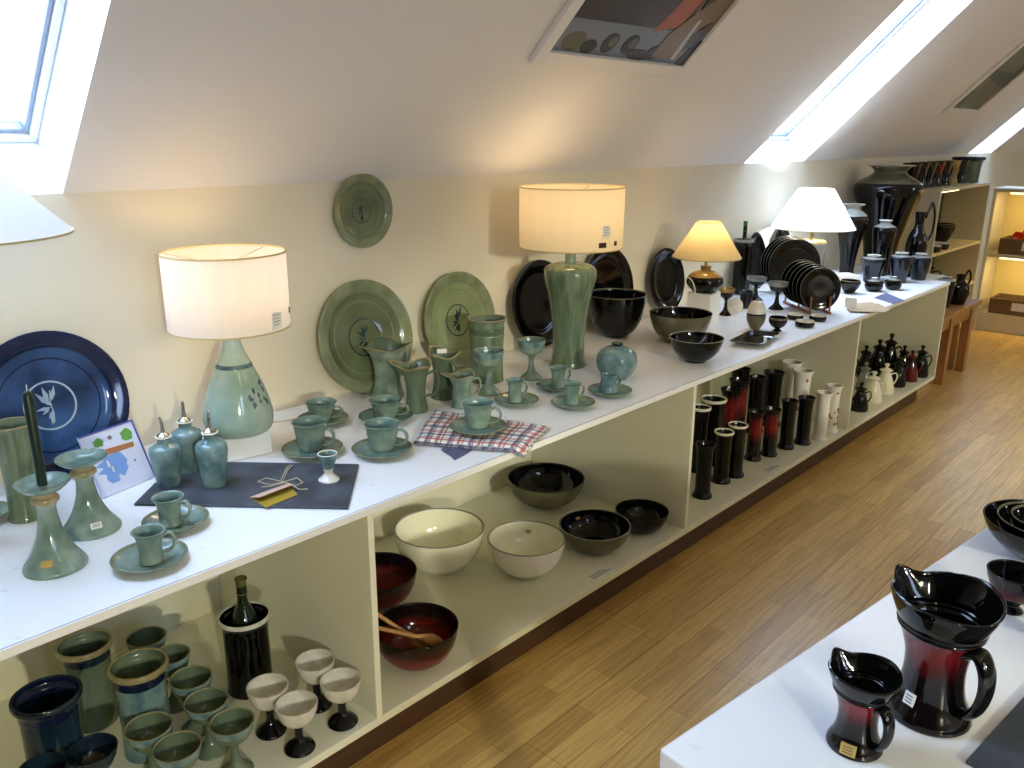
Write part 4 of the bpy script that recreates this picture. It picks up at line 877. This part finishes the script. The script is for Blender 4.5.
# wooden servers
L0=Vector(r2.location); Rb=.15*r2.scale.x; Hb=.14*r2.scale.z
def server(a,b_,label,k):
    r=MB(); A,B=Vector(a),Vector(b_); d=B-A
    pts=[A+d*t for t in (0,.15,.4,.62,.72,.82,.93,1)]; r.tube(pts,[.0055,.006,.006,.007,.013,.019,.015,.005],0,10,flat=1,up=Vector((0,0,1)))
    o=r.build('salad_server','beech'); tag(o,label,'salad server','wooden salad servers'); return o
Z0=ZB+Hb
A1=onz(373,612,Z0+.03); A2=onz(371,627,Z0+.022)
server((A1.x,A1.y,Z0+.032),(L0.x+.03,L0.y-.01,ZB+.032),'wooden salad server, upper of two resting in the red bowl',0)
server((A2.x,A2.y,Z0+.024),(L0.x+.06,L0.y-.045,ZB+.048),'wooden salad server, lower of two resting in the red bowl',1)
def shelf_label(px,py,w_,label,rz=0):
    p=onz(px,py,ZB); b=MB(); b.box(-w_/2,-.02,0,w_/2,.02,.0008)
    for i in range(3): b.box(-w_*.4,-.012+i*.009,.0008,w_*(.4-.1*i),-.009+i*.009,.001,1)
    o=b.build('shelf_label',['paper','ink']); o.location=(p.x,p.y,ZB+.0003); o.rotation_euler=(0,0,rz); tag(o,label,'label')
shelf_label(600,573,.12,'white text strip lying in front of the black bowls')
shelf_label(772,468,.14,'white text strip lying in front of the red and black cylinders')
# ---------------------------------------------------------------- bay 3: cylinders
CY_=[(1,0,0),(1,.03,0),(.86,.08,0),(.8,.15,0),(.78,.6,0),(.84,.88,0),(.96,.96,2),(1,.985,2),(1,1,2)]
def cyl(mats,t=.006): return pot('cylinder_vase',CY_,.09,.23,mats,t,.012,mr=2,seg=28)
g='tall cylinder vases in the third bay'
cc=cyl(['black','black','rimc'],.009); cb=cyl(['black','black','black']); cr=cyl(['redbk','black','black']); cw=cyl(['whiteg','gob','whiteg'])
b=MB(); b.lathe(vessel(CY_,.045,.23,.006,.012,1,2),28); random.seed(9)
for i in range(14):
    t_=RR(200+random.uniform(-30,100)); z=random.uniform(.04,.21); rr=.0368
    n_=Vector((math.cos(t_),math.sin(t_),0)); x_=Vector((-math.sin(t_),math.cos(t_),0)); M_=Matrix(((x_.x,0,n_.x,n_.x*rr),(x_.y,0,n_.y,n_.y*rr),(0,1,0,z),(0,0,0,1))); s_=random.uniform(.004,.009)
    b.prism([(s_*math.cos(k*PI/3),s_*math.sin(k*PI/3)) for k in range(6)],-.002,.0016,3,M_)
cf=proto(b.build('cylinder_vase',['whiteg','gob','whiteg','floral']),.09,.23)
for pr,bx,by,ty,w_,l in ((cc,709,462,398,27,'wide black cylinder with thick cream lip near the left divider'),
 (cc,697,470,406.5,20,'black cylinder with cream lip cut off by the left divider'),
 (cb,702,496,443.6,20,'all-black cylinder nearest the camera at the left divider'),
 (cc,720.5,481,431,20,'slim black cylinder with cream lip, front of the pair'),
 (cc,734,475,424,20,'slim black cylinder with cream lip, rear of the pair'),
 (cr,752.5,459,411,17,'slim cylinder with red upper half, front row left'),
 (cr,768.5,454.5,408.6,17,'slim cylinder with red upper half, front row right'),
 (cb,785.5,447.5,400,16.5,'slim all-black cylinder, left of the front pair before the white ones'),
 (cb,802,443,397,17,'slim all-black cylinder touching the front white cylinder'),
 (cw,819.5,439,392,16,'plain white cylinder in the front row'),
 (cf,829.5,431,385,16,'white cylinder with small red flowers by the right divider'),
 (cw,786.5,419,361.5,20,'wide white cylinder at the back, rear one of two'),
 (cf,797.5,428,370,20,'wide white cylinder with flowers at the back, front one of two'),
 (cr,727,448,388.5,22,'wide cylinder with red upper half, nearer of the back row'),
 (cr,735,440,379,21,'wide cylinder with red upper half, farther of the back row'),
 (cb,753,431,376.5,19,'wide black cylinder behind the slim red pair'),
 (cb,769.5,424,371.5,21,'wide black cylinder with flared lip, right of the back row'),
 (cb,735.5,431,368,20,'wide black cylinder tucked under the worktop at the very back')):
    put(pr,l,'vase',bx,by,ty,w_,ZB,0,g)
# ---------------------------------------------------------------- bay 4: lidded bottles
def lidded(mat,nm='lidded_bottle',kn=None):
    r=empty(nm); b=MB(); W,H=.118,.17
    b.lathe([(0,0,0)]+[(a*W/2,z*H,0) for a,z,_ in spl([(.92,0,0),(1,.03,0),(.96,.2,0),(.78,.42,0),(.56,.6,0),(.46,.68,0),(.5,.74,0)],4)]+[(0,.74*H,0)],26); b.build('body',mat,r)
    b=MB(); b.lathe([(0,.742*H,0),(W*.3,.742*H,0),(W*.34,.765*H,0),(W*.26,.8*H,0),(W*.08,.84*H,0),(W*.07,.88*H,0),(W*.13,.94*H,0),(W*.12,.98*H,0),(0,H,0)],22); b.build('lid',mat,r)
    b=MB(); b.tube([(x,0,z) for x,z in arc([(W*.25,H*.62),(W*.52,H*.66),(W*.6,H*.5),(W*.5,H*.34),(W*.42,H*.3)])],.0062,0,8,flat=.7,up=Vector((0,1,0))); b.build('handle',mat,r)
    b=MB(); b.tube([(-W*.36,0,H*.36),(-W*.5,0,H*.46),(-W*.56,0,H*.56)],[.008,.006,.005],0,8); b.build('spout',mat,r)
    return proto(r,.1,H)
lb_=lidded('black'); lw=lidded('cream'); lr=lidded('redlow'); lg=lidded('greyg')
g='lidded pouring bottles in the fourth bay'
for pr,bx,by,ty,w_,l in ((lb_,858.5,410,382,15,'black lidded bottle nearest the left divider, front row'),(lw,871,401,371,17,'cream lidded bottle, front one of two'),(lw,883.5,392.5,363,16,'cream lidded bottle, rear one of two'),
 (lb_,896,385.5,357,15,'black lidded bottle directly right of the cream pair'),(lr,909,380.5,350,13,'reddish lidded bottle between two black ones'),(lb_,919,376,345,14,'black lidded bottle farthest right, near the end panel'),
 (lg,863,390,362,13,'greyish lidded bottle half hidden behind the cream pair'),(lb_,863,376,345,14,'black lidded bottle at the back left of the fourth bay'),(lb_,876,374,339,16,'black lidded bottle behind the cream pair'),
 (lb_,887,373,333,16,'tallest black lidded bottle at the back centre'),(lb_,901,375.5,345,12.5,'black lidded bottle behind the reddish one')):
    put(pr,l,'lidded bottle',bx,by,ty,w_,ZB,RR(random.choice((-50,-30,-70))),g)
# ---------------------------------------------------------------- right-hand table
A=onz(659,748,ZT); tr=RR(-7.38)
tb=empty('display_table',(A.x,A.y,0),tr); b=MB(); b.box(0,-1.1,ZT-.04,3.0,0,ZT); b.build('table_top','top',tb,.006,3)
for lx_,ly_ in ((.04,-.04),(.04,-1.06),(2.96,-.04),(2.96,-1.06)):
    b=MB(); b.box(lx_-.03,ly_-.03,0,lx_+.03,ly_+.03,ZT-.0405); b.build('leg','white',tb,.003)
b=MB(); b.box(.0705,-1.03,ZT-.16,2.9,-1.01,ZT-.0405); b.box(.0705,-.09,ZT-.16,2.9,-.07,ZT-.0405); b.build('apron','white',tb)
tag(tb,'white display table in the right foreground holding two red-black jugs','table')
def bigjug(W,H):
    r=empty('pouring_jug'); R=W/2; O=[(.74,0,0),(.77,.02,0),(.73,.08,0),(.6,.2,0),(.54,.36,0),(.56,.52,0),(.66,.66,0),(.74,.73,2),(.77,.745,2),(.76,.76,2),(.79,.78,2),(.785,.8,2),(.83,.84,2),(.93,.94,2),(.97,1,2)]
    def wp(p):
        f=max(0,(p.z/H-.55)/.45)**1.6; t_=math.atan2(p.y,p.x); s_=max(0,math.cos(t_))
        nrw=s_**24; fl=max(0,1-abs(abs(t_)-.42)/.3)
        kx=1+.04*f*s_**2+.14*f*nrw-.05*f*fl; ky=1+.04*f*abs(math.sin(t_))-.1*f*s_
        return Vector((p.x*kx,p.y*ky,p.z+H*.06*f*nrw-H*.03*f*math.cos(2*t_)))
    b=MB(); b.lathe(vessel(O,R,H,.0045,.01,1,2),72,warp=wp); b.build('body',['redbk','black','black'],r)
    h=MB(); P_=arc([(.6,.66),(.84,.7),(1.02,.6),(1.06,.44),(.96,.28),(.78,.19),(.6,.17)],5); n_=len(P_)
    h.tube([(-x*R,0,z*H) for x,z in P_],[R*(.22-.07*i/n_) for i in range(n_)],0,14,flat=.55,up=Vector((0,1,0))); h.build('handle','black',r)
    return proto(r,W,H)
def lab(parent,R,H,ang_,z,rf,w_=.022,h_=.017,mat='gold'):
    a=RR(ang_); n=Vector((math.cos(a),math.sin(a),.25)).normalized(); x=Vector((-math.sin(a),math.cos(a),0)); u_=n.cross(x)
    M_=Matrix(((x.x,u_.x,n.x,math.cos(a)*R*rf),(x.y,u_.y,n.y,math.sin(a)*R*rf),(x.z,u_.z,n.z,H*z),(0,0,0,1)))
    b=MB(); b.box(-w_/2,-h_/2,-.003,w_/2,h_/2,.0012,0,M_)
    for i in range(3): b.box(-w_*.35,-h_*.3+i*h_*.25,.0012,w_*.3,-h_*.22+i*h_*.25,.0014,1,M_)
    b.build('gold_label',[mat,'ink'],parent)
SP=RR(66)
jj=bigjug(.105,.13); s1=put(jj,'smaller red and black pouring jug with a gold label near its foot','jug',854,744,671,72,ZT,SP)
lab(s1,.0525,.13,186-math.degrees(SP),.11,.7)
jj=bigjug(.165,.21); s2=put(jj,'larger red and black pouring jug standing behind the smaller one','jug',927,712,595,108,ZT,SP)
lab(s2,.0825,.21,160-math.degrees(SP),.2,.6,.018,.02,'paper')
fb_=pot('footed_bowl',[(.42,0,3),(.44,.04,3),(.3,.14,3),(.34,.24,3),(.7,.45,0),(.94,.8,0),(1,.97,2),(1,1,2)],.12,.07,['redlow','black','black','black'],.005,.02,mr=2)
put(fb_,'small red footed bowl with black inside behind the larger jug','bowl',1010,610,572,54,ZT,0,'red footed bowls on the table')
put(fb_,'red footed bowl cut by the right border beside the small footed bowl','bowl',1047,640,601,56,ZT,0,'red footed bowls on the table')
nbw=[('largest outer','largest black bowl of the nested stack at the right border',.12,.0),('mid','middle black bowl of the nested stack at the right border',.095,.014),('small','innermost small black bowl of the nested stack at the right border',.07,.027)]
p=onz(1042,556,ZT)
for i,(a_,l,R_,dz) in enumerate(nbw):
    b=MB(); o=b.lathe(vessel(BO,R_,.075-.008*i,.004,.01,1,2),44).build('nesting_bowl',['black','black','olive' if i else 'black']); o.location=(p.x,p.y,ZT+.0005+dz); tag(o,l,'bowl','nested black bowls')
q=[onz(*a_,ZT) for a_ in ((965,764),(1030,692))]; d_=(q[1]-q[0]); d_.normalize(); nn=Vector((d_.y,-d_.x,0)); c_=q[0]-d_*.0
f=MB(); f.prism([(v_.x,v_.y) for v_ in (c_,c_+d_*.34,c_+d_*.34+nn*.2,c_+nn*.2)],ZT+.0003,ZT+.0063); tag(f.build('slate_board','slate',None,.0012),'dark slate board in the bottom right corner on the white table','slate board')
# ---------------------------------------------------------------- framed prints on the slope
def onslope(px,py):
    d=ray(px,py); t=(D+ZS-CY-CZ)/(d.y+d.z); return Vector((d.x*t,CY+d.y*t,CZ+d.z*t))
s5=math.sqrt(.5); upv=Vector((0,-s5,s5)); nin=Vector((0,-s5,-s5))
def print_panel(x0,x1,y0,y1,label,regions,fr=.05):
    o=Vector((x0,y0,D+ZS-y0)); Lh=(y0-y1)*math.sqrt(2); W=x1-x0
    M_=Matrix(((1,upv.x,nin.x,0),(0,upv.y,nin.y,0),(0,upv.z,nin.z,0),(0,0,0,1)))
    r=empty('framed_print',o)
    b=MB(); b.box(-fr,-fr,.001,0,Lh+fr,.02,0,M_).box(W,-fr,.001,W+fr,Lh+fr,.02,0,M_).box(0,-fr,.001,W,0,.02,0,M_).box(0,Lh,.001,W,Lh+fr,.02,0,M_); b.build('white_frame','ceil',r,.002)
    b=MB(); names_=[]
    b.box(0,0,.001,W,Lh,.006,0,M_); mats=['ptan']
    for i,(mt,pts) in enumerate(regions):
        if mt not in mats: mats.append(mt)
        if isinstance(pts,tuple): cx,cy,rx,ry=pts; pts=[(cx+rx*math.cos(k*PI/8),cy+ry*math.sin(k*PI/8)) for k in range(16)]
        b.prism([(u_*W,v_*Lh) for u_,v_ in pts],.006,.0064+.00025*i,mats.index(mt),M_)
    b.build('photo_print',mats,r); tag(r,label,'picture')
a=onslope(547.7,46.2); b_=onslope(680,64.7)
print_panel(2.185,2.985,.39,-.3,'large framed pottery print fixed to the slope above the tall lamp',
 [('pblue',[(0,0),(1,0),(1,.15),(0,.13)]),('pbrown',[(0,.13),(.8,.14),(.62,1),(0,1)]),('porange',[(.58,.12),(.74,.16),(.82,.6),(.9,1),(.66,1),(.7,.5)]),
  ('pgreen',(.12,.045,.07,.04)),('pdark',(.23,.03,.05,.03)),('pdark',(.35,.055,.05,.042)),('pgreen',(.365,.062,.026,.022)),('pdark',(.49,.06,.048,.042)),('pgreen',(.505,.066,.026,.022)),
  ('pbrown',(.6,.022,.09,.024)),('pdark',(.7,.04,.05,.03)),('ptan',[(.7,.02),(.92,.02),(.9,.16),(.78,.22),(.7,.12)]),('pwhite',[(.86,.02),(.89,.02),(.86,.2),(.84,.2)]),('pdark',[(.93,0),(1,0),(1,.12),(.95,.1)]),
  ('pbrown',[(.9,.06),(.97,.1),(.96,.2),(.88,.14)]),('pbrown',[(.84,.3),(.9,.36),(.88,.42),(.83,.34)]),('pbrown',[(.8,.24),(.86,.3),(.85,.33),(.79,.28)])])
print_panel(6.58,7.22,.455,-.02,'framed print on the slope beyond the middle skylight',
 [('pbrown',[(0,0),(.3,0),(.2,.24),(0,.2)]),('pgreen',[(.3,0),(1,0),(.85,.3),(.3,.4)]),('pdark',[(.0,.42),(1,.3),(1,1),(0,1)]),('pgreen',[(.1,.5),(.8,.5),(.7,.9),(.1,.9)])],.05)
# ---------------------------------------------------------------- far shelving
def unitA():
    X0_,X1_,Y0,Y1,H=6.62,7.91,.445,D-.004,1.235
    r=empty('side_shelving',(X0_,Y0,0)); 
    def P(n_,mt,*q): b=MB(); b.box(q[0]-X0_,q[1]-Y0,q[2],q[3]-X0_,q[4]-Y0,q[5]); b.build(n_,mt,r,.001)
    P('side_panel','unitc',X0_,Y0,0,X0_+.022,Y1,H-.0225); P('side_panel','unitc',X1_-.022,Y0,0,X1_,Y1,H-.0225)
    P('top_board','unitc',X0_-.004,Y0-.006,H-.022,X1_,Y1,H)
    P('back_panel','unitg',X0_+.0225,Y1-.012,.0,X1_-.0225,Y1,H-.0225)
    for z in (.06,.42,.76): P('shelf','unity',X0_+.0225,Y0+.004,z-.02,X1_-.0225,Y1-.0125,z)
    tag(r,'sage green and pale shelving against the left wall beyond the counter end','shelving'); return r
unitA()
def unitB():
    X0_,X1_,Y0,Y1,H=7.93,8.33,-1.6,.42,1.19
    r=empty('end_shelving',(X0_,Y0,0))
    def P(n_,mt,*q): b=MB(); b.box(q[0]-X0_,q[1]-Y0,q[2],q[3]-X0_,q[4]-Y0,q[5]); b.build(n_,mt,r,.001)
    for y in (Y1-.025,-.62,Y0): P('side_panel','unitc',X0_,y,0,X1_-.013,y+.025,H-.0305)
    P('top_board','unitc',X0_-.005,Y0,H-.03,X1_,Y1,H); P('back_panel','unity',X1_-.0125,Y0,0,X1_,Y1,H-.0305)
    for ya,yb in ((-.5945,Y1-.0255),(Y0+.0255,-.6205)):
        for z in (.155,.655): P('shelf','unitc',X0_+.003,ya,z-.025,X1_-.0135,yb,z)
        P('kick_board','unitc',X0_+.01,ya,0,X0_+.03,yb,.129)
    # strip lights under the boards
    for z in (H-.031,.629):
        for ya,yb in ((-.5,.3),(-1.5,-.7)):
            b=MB(); b.box(.03,ya-Y0,z-.014,.055,yb-Y0,z-.0005); b.build('strip_light','bulbs',r)
            L=bpy.data.lights.new('strip_lamp','AREA'); L.shape='RECTANGLE'; L.size=.03; L.size_y=yb-ya; L.energy=4.8; L.color=(1,.74,.34)
            lo=bpy.data.objects.new('strip_lamp',L); COL.objects.link(lo); lo.parent=r; lo.location=(.045,(ya+yb)/2-Y0,z-.017); lo.rotation_euler=(0,RR(-25),0)
    tag(r,'cream shelving with yellow-lit compartments facing the camera at the far right','shelving')
unitB()
L=bpy.data.lights.new('strip_lamp','AREA'); L.shape='RECTANGLE'; L.size=.03; L.size_y=.8; L.energy=.15; L.color=(1,.8,.45)
lo=bpy.data.objects.new('strip_lamp',L); COL.objects.link(lo); lo.location=(7.0,.5,1.195)
b=MB(); b.box(6.8,.485,1.198,7.2,.515,1.2125); sl_=b.build('under_shelf_light','bulbs'); tag(sl_,'slim strip light under the top board of the sage shelving','strip light')
def xat(px,y,z):
    lo,hi=3,12
    for _ in range(40):
        c_=(lo+hi)/2
        if pj(c_,y,z)[0]<px: lo=c_
        else: hi=c_
    return lo
# tumblers on top of unit A
ZA=1.2355
tu=handled('tall_mug',[(.84,0,0),(.88,.02,0),(.74,.2,0),(.7,.5,0),(.84,.85,0),(1,1,0)],.12,.17,['black','black','ochre'],[(.74,.82),(1.1,.86),(1.3,.6),(1.1,.36),(.72,.3)],.006)
tr2=handled('tall_mug',[(.84,0,0),(.88,.02,0),(.74,.2,0),(.7,.5,0),(.84,.85,0),(1,1,0)],.12,.17,['redbk','black','ochre'],[(.74,.82),(1.1,.86),(1.3,.6),(1.1,.36),(.72,.3)],.006)
to=handled('tall_mug',[(.84,0,0),(.88,.02,0),(.74,.2,0),(.7,.5,0),(.84,.85,0),(1,1,0)],.12,.17,['ochre','black','ochre'],[(.74,.82),(1.1,.86),(1.3,.6),(1.1,.36),(.72,.3)],.006)
tk=[('leftmost black mug',tu),('second black mug from the left',tu),('black mug left of the red one',tu),('red-bodied mug',tr2),('black mug right of the red one',tu),('tan mug',to),('black mug right of the tan one',tu)]
for i,(nm_,pr) in enumerate(tk):
    place(pr,nm_+' in the row on top of the sage shelving','mug',xat(911+i*8,.6,ZA+.08),.6,ZA,.135,.18,RR(-60+i*9),'mugs on top of the side shelving')
lv_=pot('planter',[(.7,0,0),(.75,.02,0),(.8,.6,0),(.88,.84,2),(1,.9,2),(1,1,2)],.3,.2,['celd','black','navyc'],.008,.015,mr=2)
place(lv_,'wide dark planter with thick rim at the right end of the mug row','planter',7.76,.6,ZA,.25,.2)
# pots inside unit A
for i,(x_,y_,z_,pr,W_,H_,l,c_) in enumerate(((6.85,.53,.7605,sd,.16,.05,'dark shallow dish at the left of the sage shelving middle board','dish'),(7.05,.53,.7605,sd,.15,.05,'dark shallow dish in the middle of the sage shelving middle board','dish'),
   (6.9,.7,.7605,nb,.16,.12,'round dark bowl behind the shallow dishes in the sage shelving','bowl'),(7.15,.68,.7605,nb,.17,.12,'round dark bowl right of the shallow dishes in the sage shelving','bowl'),(7.45,.64,.7605,nb,.2,.16,'larger dark bowl at the right of the sage shelving middle board','bowl'),
   (6.75,.7,.7605,v3,.16,.36,'tall dark vase at the back left inside the sage shelving','vase'))):
    place(pr,l,c_,x_,y_,z_,W_,H_)
for x_,l in ((6.85,'black bottle on the low board of the sage shelving, left one'),(7.1,'black bottle on the low board of the sage shelving, right one')):
    place(lb_,l,'lidded bottle',x_,.6,.4205,.14,.24,RR(-60))
# baskets in unit B
def basket(x,y,z,wx,wy,h,label,red=False,rz=0):
    r=empty('basket',(x,y,z),rz); b=MB(); t=.012
    b.box(-wx/2,-wy/2,0,wx/2,wy/2,.01).box(-wx/2,-wy/2,.01,-wx/2+t,wy/2,h).box(wx/2-t,-wy/2,.01,wx/2,wy/2,h).box(-wx/2+t,-wy/2,.01,wx/2-t,-wy/2+t,h).box(-wx/2+t,wy/2-t,.01,wx/2-t,wy/2,h)
    b.build('box_body','card',r,.002); b=MB(); b.box(-wx/2-.002,.06,h*.3,-wx/2-.0002,.17,h*.82); b.build('price_label','paper',r)
    tag(r,label,'box'); return r
basket(8.1,-.02,.6555,.3,.68,.13,'brown box with white label holding red tissue, middle board of lit shelving')
basket(8.1,-.02,.1555,.3,.68,.13,'brown open box with white label on the lowest board of the lit shelving')
basket(8.1,-1.15,.6555,.3,.6,.13,'brown open box in the right-hand compartment of the lit shelving')
b=MB(); random.seed(3); n0=0
P_=[]
for i in range(26):
    a_=random.uniform(0,2*PI); r_=random.uniform(0,.1); s_=random.uniform(.02,.045); cx,cy,cz=.1*math.cos(a_)*r_*8,math.sin(a_)*r_,random.uniform(.05,.15)
    Mx=Matrix.Translation((cx,cy,cz))@Matrix.Rotation(random.uniform(0,3),4,Vector((random.random(),random.random(),random.random()+.1)).normalized())
    b.prism([(-s_,-s_*.6),(s_*.8,-s_),(s_,s_*.7),(-s_*.6,s_)],-.002,.002,0,Mx)
o=b.build('tissue_paper','redc'); o.location=(8.08,.17,.675); tag(o,'crumpled red tissue paper heaped in the labelled box','tissue paper'); o['kind']='stuff'
for i,(y_,l) in enumerate(((.0,'small dark dish with pale inside lying in the red tissue box'),(-.15,'small dark dish at the right inside the red tissue box'))):
    place(sd,l,'dish',8.08,y_,.745-.08,.15,.1)
# top of unit B
b=MB(); b.box(-.012,-.16,0,.012,.16,.27); o=b.build('white_carton','unitc',None,.002); o.location=(8.22,-.0,1.1905); o.rotation_euler=(0,0,RR(0)); tag(o,'tall flat pale carton standing on top of the lit shelving','box')
r=empty('display_box',(8.05,-.06,1.1905)); b=MB(); b.box(-.05,-.12,0,.05,.12,.17); b.build('box_body','card',r,.002); b=MB(); b.box(-.0515,.03,.015,-.0502,.09,.075); b.build('price_label','paper',r); tag(r,'brown card box with a white label in front of the tall pale carton','box')
# wooden stool beyond the counter end
def stool():
    x0,x1,y0,y1,h=5.6,6.46,.06,.197,topz(5.96,.1,309)
    r=empty('wooden_bench',(x0,y0,0)); X=x1-x0; Y=y1-y0
    b=MB(); b.box(-.02,-.03,h-.03,X+.02,Y,h); b.build('bench_top','pine',r,.004)
    for lx_,ly_ in ((.31,0),(X-.09,0),(0,0),(.0,Y-.06),(X-.09,Y-.06)):
        if (lx_,ly_)==(0,0): continue
        b=MB(); b.box(lx_,ly_,0,lx_+.07,ly_+.055,h-.0305); b.build('leg','pine',r,.003)
    b=MB(); b.box(.0,.01,h-.12,X-.0,.03,h-.0305); b.build('apron','pine',r)
    tag(r,'small varnished wooden bench just beyond the end of the white counter','bench'); return h
hs=stool()
pb_=onz(957,304,hs); place(v3,'dark vase on the wooden bench, close to the counter end','vase',pb_.x-.17,pb_.y+.04,hs+.0005,.12,.2)
place(tp,'dark jug with ring handle on the wooden bench','jug',pb_.x,pb_.y,hs+.0005,.13,.2,RR(-20))
# ---------------------------------------------------------------- warm ceiling spots (out of the picture) and daylight
for i,(x,y) in enumerate([(-1.4,-2.9),(.8,-2.9),(3.,-2.9),(5.2,-2.9),(7.4,-2.9)]):
    r=empty('ceiling_lamp',(x,y,ZC-.001)); b=MB(); b.lathe([(0,0,0),(.09,0,0),(.09,-.03,0),(.075,-.05,0),(.07,-.045,1),(0,-.04,1)],28); b.build('lamp_housing',['frame','bulbs'],r)
    L=bpy.data.lights.new('ceiling_light','AREA'); L.shape="DISK"; L.size=.16; L.energy=SPOT; L.color=(1,.88,.4)
    lo=bpy.data.objects.new('ceiling_light',L); COL.objects.link(lo); lo.parent=r; lo.location=(0,0,-.055); tag(r,'round warm ceiling lamp above the shop aisle','ceiling lamp','ceiling lamps above the aisle')
# ---- unseen spotlights added on the aisle side to brighten the low bays
for i,(x,tx) in enumerate([(-1.2,.9),(.6,2.6),(2.8,4.6)]):
    y,z=-4.66,1.98
    L=bpy.data.lights.new('added_bay_light','SPOT'); L.energy=(500,480,230)[i]; L.color=(1,.95,.7); L.spot_size=math.radians(28); L.spot_blend=.6; L.shadow_soft_size=.08
    lo=bpy.data.objects.new('added_bay_light',L); COL.objects.link(lo); lo.location=(x,y,z)
    d=(Vector((tx,.25,.3))-Vector((x,y,z))).normalized(); lo.rotation_euler=d.to_track_quat('-Z','Y').to_euler()
    r=empty('added_spotlight',(x,y,z)); r.rotation_euler=lo.rotation_euler
    b=MB(); b.lathe([(.045,-.0,0),(.05,.0,0),(.05,.12,0),(0,.13,0)],20); b.tube([(0,0,.12),(0,0,.22)],.008); b.build('housing','frame',r)
    tag(r,'added unseen white spotlight on the opposite slope aimed at the low shelves','spotlight','added spotlights on the opposite slope')
w=bpy.data.worlds.new('overcast_sky'); SC.world=w; w.use_nodes=True; nt=w.node_tree
bg=nt.nodes['Background']; bg.inputs['Color'].default_value=(.52,.68,1.0,1); bg.inputs['Strength'].default_value=SKYS
SC.view_settings.view_transform='Standard'; SC.view_settings.look='None'; SC.view_settings.exposure=EXPO; SC.view_settings.gamma=1; SC.view_settings.use_curve_mapping=False
SC.cycles.max_bounces=10; SC.cycles.diffuse_bounces=6; SC.cycles.glossy_bounces=4; SC.cycles.transmission_bounces=6; SC.cycles.transparent_max_bounces=8
SC.cycles.sample_clamp_indirect=8; SC.cycles.caustics_reflective=False; SC.cycles.caustics_refractive=False
# protos never used would be stray
for nm_,e in list(PD.items()):
    if not e[3]:
        for c_ in list(e[0].children): bpy.data.objects.remove(c_)
        bpy.data.objects.remove(e[0])
